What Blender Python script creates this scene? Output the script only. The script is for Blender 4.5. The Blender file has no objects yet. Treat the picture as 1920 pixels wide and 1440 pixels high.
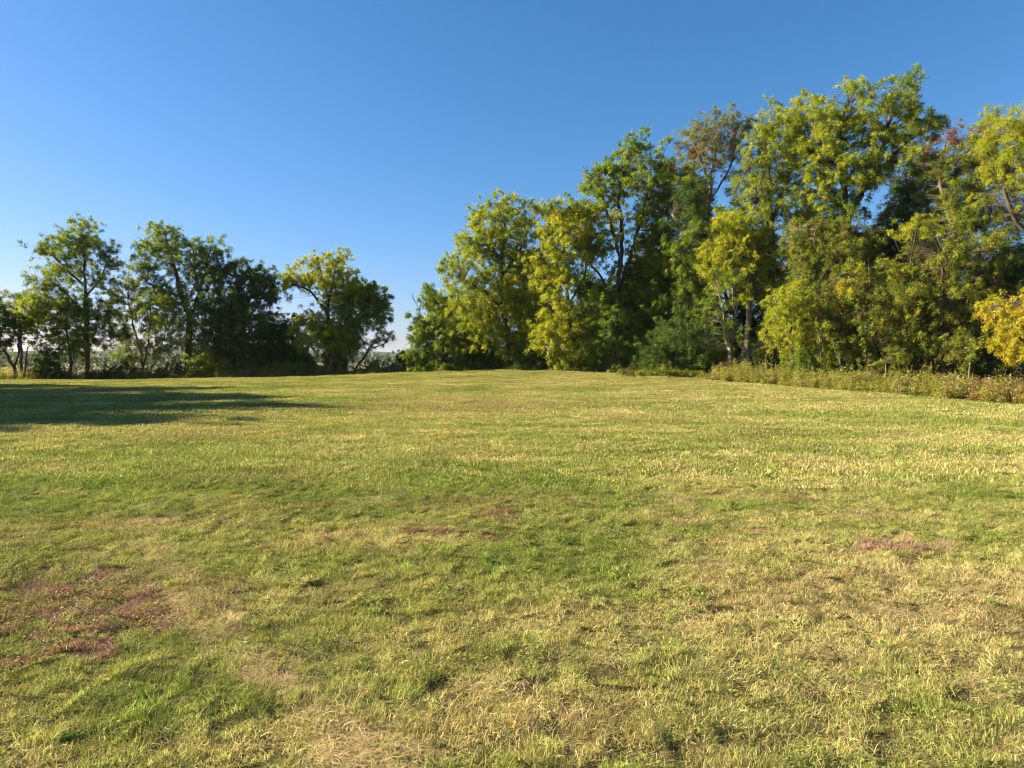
import bpy, math, random
import numpy as np
from mathutils import Vector

# ------------------------------------------------------------------ camera, sky, sun, exposure
SC = bpy.context.scene
COL = SC.collection
FPX = 1335.0                      # focal length in pixels of the 1920 wide photograph
EYE = 1.6
PITCH = math.radians(2.06)        # camera looks slightly down
cam_d = bpy.data.cameras.new('camera')
cam = bpy.data.objects.new('camera', cam_d)
COL.objects.link(cam)
cam_d.sensor_width = 36.0
cam_d.lens = 36.0 * FPX / 1920.0
cam_d.clip_start = 0.05
cam_d.clip_end = 20000.0
cam.location = (0, 0, EYE)
cam.rotation_euler = (math.pi / 2 - PITCH, 0, 0)
SC.camera = cam

SUN_AZ = math.radians(-83.0)      # clockwise from +Y: low, from the left and a little ahead
SUN_EL = math.radians(26.0)
sun_vec = Vector((math.sin(SUN_AZ) * math.cos(SUN_EL), math.cos(SUN_AZ) * math.cos(SUN_EL), math.sin(SUN_EL)))
world = bpy.data.worlds.new('World')
SC.world = world
world.use_nodes = True
wn = world.node_tree
bg = wn.nodes['Background']
sky = wn.nodes.new('ShaderNodeTexSky')
sky.sky_type = 'NISHITA'
sky.sun_disc = False
sky.sun_elevation = SUN_EL
sky.sun_rotation = SUN_AZ
sky.altitude = 200.0
sky.air_density = 1.0
sky.dust_density = 0.6
sky.ozone_density = 6.5
sep = wn.nodes.new('ShaderNodeSeparateColor'); com = wn.nodes.new('ShaderNodeCombineColor')
wn.links.new(sky.outputs[0], sep.inputs[0])
for ch, (g, k) in enumerate(((1.36, 0.55), (0.95, 0.81), (0.95, 0.915))):   # camera's rendering of the clear azure sky
    pw = wn.nodes.new('ShaderNodeMath'); pw.operation = 'POWER'; pw.inputs[1].default_value = g
    ml = wn.nodes.new('ShaderNodeMath'); ml.operation = 'MULTIPLY'; ml.inputs[1].default_value = k
    wn.links.new(sep.outputs[ch], pw.inputs[0]); wn.links.new(pw.outputs[0], ml.inputs[0]); wn.links.new(ml.outputs[0], com.inputs[ch])
wn.links.new(com.outputs[0], bg.inputs[0])
bg.inputs[1].default_value = 0.060
sun_d = bpy.data.lights.new('sun', 'SUN')
sun = bpy.data.objects.new('sun', sun_d)
COL.objects.link(sun)
sun_d.energy = 5.0
sun_d.angle = math.radians(0.5)
sun_d.color = (1.0, 0.88, 0.68)
sun.rotation_euler = sun_vec.to_track_quat('Z', 'Y').to_euler()
sun.location = (-30, -10, 30)
SC.view_settings.view_transform = 'Standard'
SC.view_settings.look = 'None'
SC.view_settings.gamma = 1.0
SC.view_settings.exposure = 1.82
SC.render.engine = 'CYCLES'
SC.cycles.use_denoising = True
SC.cycles.filter_width = 1.1
SC.cycles.max_bounces = 5
SC.cycles.diffuse_bounces = 3
SC.cycles.transmission_bounces = 3
SC.cycles.transparent_max_bounces = 4

rng = np.random.default_rng(7)
random.seed(7)

# ------------------------------------------------------------------ helpers
def tag(o, label, cat=None, group=None, kind=None):
    if label: o['label'] = label
    if cat: o['category'] = cat
    if group: o['group'] = group
    if kind: o['kind'] = kind
    return o

def mesh_obj(name, verts, faces_flat, counts, mat, parent=None, attrs=None, smooth=False):
    """verts (N,3); faces_flat loop vertex indices; counts = verts per face (array or int)"""
    verts = np.asarray(verts, np.float32)
    faces_flat = np.asarray(faces_flat, np.int32).ravel()
    if np.isscalar(counts):
        counts = np.full(len(faces_flat) // counts, counts, np.int32)
    counts = np.asarray(counts, np.int32)
    me = bpy.data.meshes.new(name)
    me.vertices.add(len(verts)); me.vertices.foreach_set('co', verts.ravel())
    me.loops.add(len(faces_flat)); me.loops.foreach_set('vertex_index', faces_flat)
    me.polygons.add(len(counts))
    starts = np.concatenate([[0], np.cumsum(counts)[:-1]]).astype(np.int32) if len(counts) else np.zeros(0, np.int32)
    me.polygons.foreach_set('loop_start', starts)
    me.polygons.foreach_set('loop_total', counts)
    if smooth:
        me.polygons.foreach_set('use_smooth', np.ones(len(counts), bool))
    for an, (typ, arr) in (attrs or {}).items():
        a = me.attributes.new(an, typ, 'POINT')
        arr = np.asarray(arr)
        if typ == 'FLOAT_COLOR':
            if arr.shape[1] == 3:
                arr = np.concatenate([arr, np.ones((len(arr), 1))], 1)
            a.data.foreach_set('color', arr.astype(np.float32).ravel())
        elif typ == 'FLOAT_VECTOR':
            a.data.foreach_set('vector', arr.astype(np.float32).ravel())
        elif typ == 'INT':
            a.data.foreach_set('value', arr.astype(np.int32).ravel())
        else:
            a.data.foreach_set('value', arr.astype(np.float32).ravel())
    me.update(calc_edges=True)
    if mat: me.materials.append(mat)
    o = bpy.data.objects.new(name, me)
    COL.objects.link(o)
    if parent: o.parent = parent
    return o

def norm(v):
    return v / (np.linalg.norm(v, axis=-1, keepdims=True) + 1e-9)

def _hash(ix, iy, seed):
    h = (ix.astype(np.int64) * 374761393 + iy.astype(np.int64) * 668265263 + seed * 1442695041) & 0x7fffffff
    h = ((h ^ (h >> 13)) * 1274126177) & 0x7fffffff
    return ((h ^ (h >> 16)) & 0xffff) / 65535.0

def vnoise(x, y, seed=0):
    x = np.asarray(x, float); y = np.asarray(y, float)
    ix = np.floor(x); iy = np.floor(y); fx = x - ix; fy = y - iy
    fx = fx * fx * (3 - 2 * fx); fy = fy * fy * (3 - 2 * fy)
    a = _hash(ix, iy, seed); b = _hash(ix + 1, iy, seed); c = _hash(ix, iy + 1, seed); d = _hash(ix + 1, iy + 1, seed)
    return (a * (1 - fx) + b * fx) * (1 - fy) + (c * (1 - fx) + d * fx) * fy

def fbm(x, y, seed=0, n=3):
    s = 0; w = 0.5; t = 0
    for i in range(n):
        s = s + w * vnoise(x * 2 ** i, y * 2 ** i, seed + i * 17); t += w; w *= 0.55
    return s / t

def sstep(a, b, x):
    t = np.clip((x - a) / (b - a), 0, 1)
    return t * t * (3 - 2 * t)

# lawn edge as a function of azimuth (px of the photograph) -> depth
E_PX = np.array([-400, 0, 400, 600, 770, 940, 1100, 1200, 1340, 1450, 1600, 1760, 1920, 2150, 2500.])
E_Y = np.array([53, 53, 52.5, 52, 51, 49, 45.5, 43, 39, 35.5, 31, 27.2, 24.2, 20.5, 16.])
def edge_y(x, y):
    a = np.where(np.asarray(y) > 1.0, np.asarray(x) / np.maximum(y, 1.0) * FPX + 960, np.where(np.asarray(x) > 0, 2500, -400))
    return np.interp(a, E_PX, E_Y)

def height(x, y):
    x = np.asarray(x, float); y = np.asarray(y, float)
    z = 0.85 * np.exp(-((x - 4) / 18) ** 2 - ((y - 52) / 16) ** 2)
    z = z - 4.4 * sstep(57, 260, y)
    z = z + (0.10 * (fbm(x / 5.0, y / 5.0, 3, 2) - 0.5)) * sstep(1.5, 8, np.hypot(x, y)) * (1 - sstep(60, 120, np.abs(y) + np.abs(x) * 0.5))
    return z

def ray(px, py):
    a = (px - 960) / FPX; b = (720 - py) / FPX
    return a, math.cos(PITCH) + b * math.sin(PITCH), -math.sin(PITCH) + b * math.cos(PITCH)

def P(px, py, Y):
    a, f, u = ray(px, py)
    k = Y / f
    return np.array([a * k, Y, EYE + u * k])

def ground_at(px, py):
    a, f, u = ray(px, py)
    lo, hi = 1.5, 120.0
    t = lo
    while t < hi:
        if EYE + u * t < float(height(a * t, f * t)): break
        t += 0.05 + t * 0.002
    return np.array([a * t, f * t, EYE + u * t])

# ------------------------------------------------------------------ materials
def new_mat(name):
    m = bpy.data.materials.new(name); m.use_nodes = True
    nt = m.node_tree
    for n in list(nt.nodes): nt.nodes.remove(n)
    out = nt.nodes.new('ShaderNodeOutputMaterial')
    return m, nt, out

def leaf_material(name, attr_name, attr_type='GEOMETRY', transl=0.35, tint_attr=None, rough=0.55, spec=0.25, warm=(1.25, 1.15, 0.6)):
    m, nt, out = new_mat(name)
    N = nt.nodes.new; L = nt.links.new
    at = N('ShaderNodeAttribute'); at.attribute_name = attr_name; at.attribute_type = attr_type
    colour = at.outputs['Color']
    if tint_attr:
        a2 = N('ShaderNodeAttribute'); a2.attribute_name = tint_attr; a2.attribute_type = 'INSTANCER'
        mx = N('ShaderNodeMix'); mx.data_type = 'RGBA'; mx.blend_type = 'MULTIPLY'; mx.inputs['Factor'].default_value = 1.0
        L(colour, mx.inputs['A']); L(a2.outputs['Color'], mx.inputs['B'])
        colour = mx.outputs['Result']
    pr = N('ShaderNodeBsdfPrincipled'); pr.inputs['Roughness'].default_value = rough
    pr.inputs['Specular IOR Level'].default_value = spec
    L(colour, pr.inputs['Base Color'])
    tr = N('ShaderNodeBsdfTranslucent')
    w = N('ShaderNodeMix'); w.data_type = 'RGBA'; w.blend_type = 'MULTIPLY'; w.inputs['Factor'].default_value = 1.0
    w.inputs['B'].default_value = (*warm, 1)
    L(colour, w.inputs['A']); L(w.outputs['Result'], tr.inputs['Color'])
    ms = N('ShaderNodeMixShader'); ms.inputs[0].default_value = transl
    L(pr.outputs[0], ms.inputs[1]); L(tr.outputs[0], ms.inputs[2]); L(ms.outputs[0], out.inputs[0])
    return m

LEAF = leaf_material('leaf', 'col', transl=0.43, warm=(1.6, 1.45, 0.6))
BLADE = leaf_material('grass_blade', 'bcol', tint_attr='tint', transl=0.3, spec=0.06, warm=(1.15, 1.1, 0.7))

def bark_material(name, c1, c2, scale=6.0):
    m, nt, out = new_mat(name)
    N = nt.nodes.new; L = nt.links.new
    tc = N('ShaderNodeTexCoord')
    mp = N('ShaderNodeMapping'); mp.inputs['Scale'].default_value = (1, 1, 0.25)
    L(tc.outputs['Object'], mp.inputs[0])
    no = N('ShaderNodeTexNoise'); no.inputs['Scale'].default_value = scale; no.inputs['Detail'].default_value = 6
    L(mp.outputs[0], no.inputs['Vector'])
    cr = N('ShaderNodeValToRGB'); cr.color_ramp.elements[0].position = 0.35; cr.color_ramp.elements[1].position = 0.68
    cr.color_ramp.elements[0].color = (*c1, 1); cr.color_ramp.elements[1].color = (*c2, 1)
    L(no.outputs['Fac'], cr.inputs[0])
    pr = N('ShaderNodeBsdfPrincipled'); pr.inputs['Roughness'].default_value = 0.9; pr.inputs['Specular IOR Level'].default_value = 0.1
    L(cr.outputs[0], pr.inputs['Base Color'])
    bp = N('ShaderNodeBump'); bp.inputs['Strength'].default_value = 0.6; bp.inputs['Distance'].default_value = 0.05
    L(no.outputs['Fac'], bp.inputs['Height']); L(bp.outputs[0], pr.inputs['Normal'])
    L(pr.outputs[0], out.inputs[0])
    return m

BARK = bark_material('bark', (0.045, 0.034, 0.026), (0.13, 0.10, 0.075))
BARK_PALE = bark_material('pale_bark', (0.10, 0.08, 0.055), (0.27, 0.22, 0.16))
BARK_RED = bark_material('reddish_bark', (0.05, 0.028, 0.02), (0.15, 0.085, 0.055))
DEADWOOD = bark_material('dead_wood', (0.16, 0.135, 0.11), (0.38, 0.34, 0.29))
STONE = bark_material('pale_stone', (0.20, 0.18, 0.15), (0.42, 0.39, 0.34), 9.0)

def ground_material():
    m, nt, out = new_mat('ground_soil')
    N = nt.nodes.new; L = nt.links.new
    at = N('ShaderNodeAttribute'); at.attribute_name = 'zone'
    geo = N('ShaderNodeNewGeometry')
    no = N('ShaderNodeTexNoise'); no.inputs['Scale'].default_value = 14.0; no.inputs['Detail'].default_value = 8
    L(geo.outputs['Position'], no.inputs['Vector'])
    cr = N('ShaderNodeValToRGB'); cr.color_ramp.elements[0].position = 0.3; cr.color_ramp.elements[1].position = 0.75
    cr.color_ramp.elements[0].color = (0.45, 0.45, 0.45, 1); cr.color_ramp.elements[1].color = (1.25, 1.25, 1.25, 1)
    L(no.outputs['Fac'], cr.inputs[0])
    n2 = N('ShaderNodeTexNoise'); n2.inputs['Scale'].default_value = 0.02; n2.inputs['Detail'].default_value = 5
    L(geo.outputs['Position'], n2.inputs['Vector'])
    c2 = N('ShaderNodeValToRGB'); c2.color_ramp.elements[0].position = 0.35; c2.color_ramp.elements[1].position = 0.7
    c2.color_ramp.elements[0].color = (0.75, 0.78, 0.7, 1); c2.color_ramp.elements[1].color = (1.1, 1.05, 1, 1)
    L(n2.outputs['Fac'], c2.inputs[0])
    mx = N('ShaderNodeMix'); mx.data_type = 'RGBA'; mx.blend_type = 'MULTIPLY'; mx.inputs['Factor'].default_value = 1.0
    L(at.outputs['Color'], mx.inputs['A']); L(cr.outputs[0], mx.inputs['B'])
    m3 = N('ShaderNodeMix'); m3.data_type = 'RGBA'; m3.blend_type = 'MULTIPLY'; m3.inputs['Factor'].default_value = 1.0
    L(mx.outputs['Result'], m3.inputs['A']); L(c2.outputs[0], m3.inputs['B'])
    pr = N('ShaderNodeBsdfPrincipled'); pr.inputs['Roughness'].default_value = 1.0; pr.inputs['Specular IOR Level'].default_value = 0.0
    L(m3.outputs['Result'], pr.inputs['Base Color'])
    bp = N('ShaderNodeBump'); bp.inputs['Strength'].default_value = 0.8; bp.inputs['Distance'].default_value = 0.03
    L(no.outputs['Fac'], bp.inputs['Height']); L(bp.outputs[0], pr.inputs['Normal'])
    L(pr.outputs[0], out.inputs[0])
    return m

def hill_material():
    m, nt, out = new_mat('wooded_hill')
    N = nt.nodes.new; L = nt.links.new
    geo = N('ShaderNodeNewGeometry')
    no = N('ShaderNodeTexNoise'); no.inputs['Scale'].default_value = 0.05; no.inputs['Detail'].default_value = 8
    L(geo.outputs['Position'], no.inputs['Vector'])
    cr = N('ShaderNodeValToRGB'); cr.color_ramp.elements[0].position = 0.4; cr.color_ramp.elements[1].position = 0.62
    cr.color_ramp.elements[0].color = (0.035, 0.055, 0.02, 1); cr.color_ramp.elements[1].color = (0.10, 0.11, 0.04, 1)
    L(no.outputs['Fac'], cr.inputs[0])
    pr = N('ShaderNodeBsdfPrincipled'); pr.inputs['Roughness'].default_value = 1.0; pr.inputs['Specular IOR Level'].default_value = 0.0
    L(cr.outputs[0], pr.inputs['Base Color'])
    bp = N('ShaderNodeBump'); bp.inputs['Strength'].default_value = 1.0; bp.inputs['Distance'].default_value = 8
    L(no.outputs['Fac'], bp.inputs['Height']); L(bp.outputs[0], pr.inputs['Normal'])
    L(pr.outputs[0], out.inputs[0])
    return m

# ------------------------------------------------------------------ ground
def graded(dense_lo, dense_hi, step, far, grow=1.18):
    mid = list(np.arange(dense_lo, dense_hi + 1e-6, step))
    d = step; hi = []; v = dense_hi
    while v < far:
        d *= grow; v += d; hi.append(v)
    d = step; lo = []; v = dense_lo
    while v > -far:
        d *= grow; v -= d; lo.append(v)
    return np.array(lo[::-1] + mid + hi)

gx = graded(-60, 60, 0.8, 4600); gy = graded(-12, 80, 0.8, 4600)
GX, GY = np.meshgrid(gx, gy)
GZ = height(GX, GY)
nx, ny = len(gx), len(gy)
ii = np.arange(nx * ny).reshape(ny, nx)
quads = np.stack([ii[:-1, :-1], ii[:-1, 1:], ii[1:, 1:], ii[1:, :-1]], -1).reshape(-1, 4)
ed = edge_y(GX, GY)
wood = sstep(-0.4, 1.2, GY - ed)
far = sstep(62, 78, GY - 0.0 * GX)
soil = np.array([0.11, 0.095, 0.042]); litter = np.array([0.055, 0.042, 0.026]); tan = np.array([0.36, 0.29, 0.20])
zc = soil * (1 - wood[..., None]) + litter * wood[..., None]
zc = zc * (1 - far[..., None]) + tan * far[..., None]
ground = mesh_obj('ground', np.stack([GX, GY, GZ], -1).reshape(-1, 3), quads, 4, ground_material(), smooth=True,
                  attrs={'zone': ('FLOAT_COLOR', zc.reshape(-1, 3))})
tag(ground, 'mown field sloping gently up to the tree lines', kind='structure')

def make_hills():
    V = []; F = []
    for k, (R, H, seed) in enumerate(((1300, 12, 5), (1800, 24, 11), (2400, 34, 23))):
        th = np.linspace(math.radians(-75), math.radians(75), 240)
        hgt = H * (0.35 + 0.9 * fbm(th * 9 + 3, th * 0 + k * 7.3, seed, 4))
        hgt += 5 * fbm(th * 160, th * 0 + 2.2, seed + 2, 2)
        prof = [(-350, 0.0), (-180, 0.45), (-70, 0.85), (0, 1.0), (90, 0.85), (350, 0.0)]
        base = len(V)
        for dr, q in prof:
            r = R + dr
            for t, hh in zip(th, hgt):
                V.append((r * math.sin(t), r * math.cos(t), -5.0 + q * hh))
        n = len(th)
        for a in range(len(prof) - 1):
            for b in range(n - 1):
                F.append((base + a * n + b, base + a * n + b + 1, base + (a + 1) * n + b + 1, base + (a + 1) * n + b))
    o = mesh_obj('hills', np.array(V), np.array(F), 4, hill_material(), smooth=True)
    tag(o, 'low wooded hills on the horizon beyond the fields', kind='structure')
make_hills()

def far_woods():
    n = 420
    th = np.linspace(math.radians(-52), math.radians(52), n)
    V = []; C = []
    for (R0, H, k) in ((430, 7.5, 0), (640, 10.0, 1), (900, 13.0, 2)):
        hh = H * (0.45 + 0.75 * fbm(th * 30 + 5 * k, th * 0 + k, 90 + k, 3))
        gap = fbm(th * 9 + 3 * k, th * 0 + 4.1, 95 + k, 2) > 0.42
        m = 26
        T = np.repeat(th, m) + rng.normal(0, 0.002, n * m); hq = np.repeat(hh, m); gq = np.repeat(gap, m)
        T = T[gq]; hq = hq[gq]
        q = len(T)
        r = R0 + rng.normal(0, 6, q)
        z = -4.4 + hq * rng.random(q) ** 0.8
        p = np.stack([r * np.sin(T), r * np.cos(T), z], 1)
        s = R0 / 430 * rng.uniform(0.5, 1.1, (q, 1))
        a = norm(rng.normal(0, 1, (q, 3))); b = norm(np.cross(a, rng.normal(0, 1, (q, 3))))
        V.append(np.stack([p - a * s, p + b * s * 0.7, p + a * s, p - b * s * 0.7], 1).reshape(-1, 3))
        C.append(np.repeat(np.array([0.034, 0.055, 0.016]) * rng.uniform(0.6, 1.5, (q, 1)), 4, 0))
    V = np.concatenate(V)
    o = mesh_obj('far_woods', V, np.arange(len(V)).reshape(-1, 4), 4, LEAF, attrs={'col': ('FLOAT_COLOR', np.concatenate(C))})
    tag(o, 'distant dark woods along the far side of the tan field', kind='stuff')
far_woods()

def haze_box():
    lo = np.array([-5600, -5600, -7.0]); hi = np.array([5600, 5600, 42.0])
    v = np.array([[(lo, hi)[i][0], (lo, hi)[j][1], (lo, hi)[k][2]] for i in (0, 1) for j in (0, 1) for k in (0, 1)])
    f = [[0, 1, 3, 2], [4, 6, 7, 5], [0, 4, 5, 1], [2, 3, 7, 6], [0, 2, 6, 4], [1, 5, 7, 3]]
    m, nt, out = new_mat('haze')
    pv = nt.nodes.new('ShaderNodeVolumePrincipled')
    pv.inputs['Color'].default_value = (0.86, 0.92, 1.0, 1)
    pv.inputs['Density'].default_value = HAZE
    pv.inputs['Anisotropy'].default_value = 0.0
    nt.links.new(pv.outputs[0], out.inputs['Volume'])
    o = mesh_obj('haze', v, np.array(f), 4, m)
    tag(o, 'thin pale haze in the air towards the far hills', kind='stuff')
HAZE = 0.00008
haze_box()

# ------------------------------------------------------------------ tree builder
def tube_arrays(paths, sides_for):
    """paths: list of (pts (n,3), radii (n,)) -> verts, quads"""
    V = []; F = []; base = 0
    for pts, rad in paths:
        n = len(pts)
        s = sides_for(rad[0])
        t = np.gradient(pts, axis=0); t = norm(t)
        ref = np.where(np.abs(t[:, 2:3]) > 0.9, np.array([[1., 0, 0]]), np.array([[0, 0, 1.]]))
        u = norm(np.cross(t, ref)); w = np.cross(t, u)
        ang = np.linspace(0, 2 * math.pi, s, endpoint=False)
        ring = pts[:, None, :] + rad[:, None, None] * (np.cos(ang)[None, :, None] * u[:, None, :] + np.sin(ang)[None, :, None] * w[:, None, :])
        V.append(ring.reshape(-1, 3))
        idx = base + np.arange(n * s).reshape(n, s)
        a = idx[:-1]; b = idx[1:]
        F.append(np.stack([a, np.roll(a, -1, 1), np.roll(b, -1, 1), b], -1).reshape(-1, 4))
        base += n * s
    return np.concatenate(V), np.concatenate(F)

def resample(pts, step):
    pts = np.asarray(pts, float)
    # Catmull-Rom through the control points
    ext = np.vstack([2 * pts[0] - pts[1], pts, 2 * pts[-1] - pts[-2]])
    out = []
    for i in range(len(pts) - 1):
        p0, p1, p2, p3 = ext[i:i + 4]
        n = max(1, int(np.linalg.norm(p2 - p1) / step))
        for k in range(n):
            t = k / n
            out.append(0.5 * ((2 * p1) + (-p0 + p2) * t + (2 * p0 - 5 * p1 + 4 * p2 - p3) * t * t + (-p0 + 3 * p1 - 3 * p2 + p3) * t ** 3))
    out.append(pts[-1])
    return np.array(out)

def grow(stems, targets, r_base, bf=0.35, wob=0.06, r_tip=0.008):
    """stems: list of polylines (first starts at the root; others start on it or at ground). Returns tube paths."""
    nodes = []; parent = []; path = []
    for st in stems:
        p = resample(st, 0.45)
        p[1:-1] += rng.normal(0, wob * 0.6, p[1:-1].shape)
        if nodes and np.min(np.linalg.norm(np.array(nodes) - p[0], axis=1)) < 1.2:
            par = int(np.argmin(np.linalg.norm(np.array(nodes) - p[0], axis=1)))
        else:
            par = -1
        for q in p:
            if par >= 0:
                pl = path[par] + np.linalg.norm(q - nodes[par])
            else:
                pl = 0.0
            nodes.append(q); parent.append(par); path.append(pl)
            par = len(nodes) - 1
    nst = len(nodes)
    nodes = list(nodes)
    NA = np.array(nodes)
    m = len(targets)
    if m:
        top = NA[:, 2].max(); lo = NA[:, 2].min()
        elig = NA[:, 2] > lo + 0.22 * (top - lo)
        best = np.full(m, 1e9); bi = np.zeros(m, int)
        for j in np.nonzero(elig)[0]:
            d = np.linalg.norm(targets - NA[j], axis=1)
            c = d + bf * path[j] * 0.3 + 0.8 * np.maximum(0, NA[j, 2] - targets[:, 2])
            up = c < best; best[up] = c[up]; bi[up] = j
        done = np.zeros(m, bool)
        for _ in range(m):
            k = int(np.argmin(np.where(done, 1e9, best)))
            done[k] = True
            q = targets[k]; par = int(bi[k])
            nodes.append(q); parent.append(par); path.append(path[par] + np.linalg.norm(q - nodes[par]))
            j = len(nodes) - 1
            d = np.linalg.norm(targets - q, axis=1)
            c = d + bf * path[j] + 0.5 * np.maximum(0, q[2] - targets[:, 2])
            up = (c < best) & ~done; best[up] = c[up]; bi[up] = j
    NA = np.array(nodes); n = len(NA); parent = np.array(parent)
    # pipe model
    rad = np.zeros(n)
    ch = [[] for _ in range(n)]
    for i in range(n):
        if parent[i] >= 0: ch[parent[i]].append(i)
    order = []
    st = [i for i in range(n) if parent[i] < 0]
    while st:
        i = st.pop(); order.append(i); st += ch[i]
    for i in reversed(order):
        s = sum(rad[c] ** 2.1 for c in ch[i])
        rad[i] = max(r_tip, s ** (1 / 2.1)) + 0.0006
    root_r = rad[0]
    k = math.log(r_base / r_tip) / max(0.2, math.log(root_r / r_tip))
    rad = r_tip * (rad / r_tip) ** k
    # chains
    paths = []
    for i in order:
        if parent[i] < 0:
            heads = [(i, None)]
        else:
            continue
        stack = heads
        while stack:
            s, pfrom = stack.pop()
            chain = [] if pfrom is None else [pfrom]
            c = s
            while True:
                chain.append(c)
                if not ch[c]: break
                kids = sorted(ch[c], key=lambda q: -rad[q])
                for o in kids[1:]: stack.append((o, c))
                c = kids[0]
            pts = NA[chain]; rr = rad[chain].copy()
            if pfrom is not None: rr[0] = min(rr[0], rr[1] * 1.15)
            if len(pts) >= 2:
                # smooth curve through the chain
                ext = np.vstack([2 * pts[0] - pts[1], pts, 2 * pts[-1] - pts[-2]])
                if pfrom is not None and parent[pfrom] >= 0:
                    ext[0] = NA[parent[pfrom]]
                P_, R_ = [], []
                for a in range(len(pts) - 1):
                    p0, p1, p2, p3 = ext[a:a + 4]
                    L = np.linalg.norm(p2 - p1)
                    nn = 1 if (L < 0.5 or rr[a] < 0.012) else 3
                    for q in range(nn):
                        t = q / nn
                        P_.append(0.5 * ((2 * p1) + (-p0 + p2) * t + (2 * p0 - 5 * p1 + 4 * p2 - p3) * t * t + (-p0 + 3 * p1 - 3 * p2 + p3) * t ** 3))
                        R_.append(rr[a] * (1 - t) + rr[a + 1] * t)
                P_.append(pts[-1]); R_.append(rr[-1] * 0.6)
                paths.append((np.array(P_), np.array(R_)))
    # root flare
    return paths, NA, rad

def flare(paths, zbase):
    for pts, rr in paths:
        d = pts[:, 2] - zbase
        rr *= 1 + 0.7 * np.exp(-np.maximum(d, 0) / 0.25) * (rr > 0.05)

def leaves(centres, outs, rc, size, palette, twigs=5, per=11, droop=0.12, aspect=0.55, upbias=0.75, clump_tone=None):
    """returns verts, quads, colours"""
    n = len(centres)
    T = n * twigs
    c = np.repeat(centres, twigs, 0); o = np.repeat(outs, twigs, 0)
    d = norm(o * 0.75 + rng.normal(0, 0.62, (T, 3)) + np.array([0, 0, 0.05]))
    L = rng.uniform(0.6, 1.25, (T, 1)) * rc * 1.45
    m = T * per
    t = ((np.tile(np.arange(per), T) + rng.random(m)) / per)[:, None]
    cc = np.repeat(c, per, 0); dd = np.repeat(d, per, 0); LL = np.repeat(L, per, 0)
    p = cc + dd * (t * LL - 0.3 * LL) - np.array([0, 0, 1.0]) * droop * t * t + rng.normal(0, 0.17 * rc, (m, 3))
    a = norm(dd * 0.5 + rng.normal(0, 0.65, (m, 3)) + np.array([0, 0, -0.3]))
    nrm = norm(np.array([0, 0, upbias]) + rng.normal(0, 0.55, (m, 3)) + np.array(sun_vec) * 0.15)
    s = norm(np.cross(a, nrm)); nn = np.cross(s, a)
    l = size * 0.92 * rng.uniform(0.65, 1.3, (m, 1)); w = l * aspect
    v0 = p; v1 = p + a * l * 0.45 + s * w * 0.5 + nn * l * 0.10; v2 = p + a * l - nn * l * 0.12; v3 = p + a * l * 0.45 - s * w * 0.5 + nn * l * 0.10
    V = np.stack([v0, v1, v2, v3], 1).reshape(-1, 3)
    F = np.arange(m * 4).reshape(-1, 4)
    cols = np.array([q[0] for q in palette]); wts = np.array([q[1] for q in palette], float); wts /= wts.sum()
    base = rng.choice(len(cols), n, p=wts)
    base = np.repeat(base, twigs * per)
    sw = rng.random(m) < 0.3
    base = np.where(sw, rng.choice(len(cols), m, p=wts), base)
    C = cols[base] * rng.uniform(0.72, 1.28, (m, 1)) * (1 + rng.normal(0, 0.06, (m, 3)))
    C = np.clip(C, 0.004, 0.9)
    C = np.repeat(C, 4, 0)
    return V, F, C

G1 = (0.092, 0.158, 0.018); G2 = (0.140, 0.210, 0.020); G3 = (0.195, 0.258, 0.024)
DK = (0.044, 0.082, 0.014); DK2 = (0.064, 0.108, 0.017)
Y1 = (0.37, 0.385, 0.026); Y2 = (0.45, 0.40, 0.028); Y3 = (0.28, 0.33, 0.024)
OR = (0.40, 0.28, 0.03); BR = (0.16, 0.105, 0.04); RD = (0.20, 0.045, 0.045); PK = (0.24, 0.14, 0.11); GY = (0.15, 0.17, 0.09)
PAL = {
    'green': [(G1, 3), (G2, 4), (G3, 3), (Y3, 1.2)],
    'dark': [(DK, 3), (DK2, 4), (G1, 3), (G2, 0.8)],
    'yellow': [(G3, 3), (Y3, 4.5), (Y1, 3.2), (Y2, 0.8)],
    'ygreen': [(G2, 3), (G3, 4), (Y3, 4), (Y1, 1.8), (Y2, 0.35)],
    'bright': [(Y3, 4.5), (Y1, 3.6), (Y2, 1.0), (G3, 2.2)],
    'olive': [(G1, 2.2), ((0.19, 0.20, 0.034), 4), (Y3, 2), (BR, 0.8), (Y1, 0.9), (DK2, 1)],
    'pale': [((0.12, 0.16, 0.045), 3), ((0.15, 0.18, 0.05), 3), (G3, 1)],
    'brown': [(G1, 2), (BR, 2.2), (Y3, 2), (G3, 2), (DK2, 2)],
    'red': [(RD, 3), (GY, 3), (PK, 1.2), (G3, 0.6)],
    'pink': [(PK, 4), (BR, 1), (RD, 0.7)],
    'grey': [(GY, 3), (G3, 2), (PK, 0.8)],
    'orange': [(OR, 2.2), (Y2, 4.0), (Y1, 3), (Y3, 1.2)],
}

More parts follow.
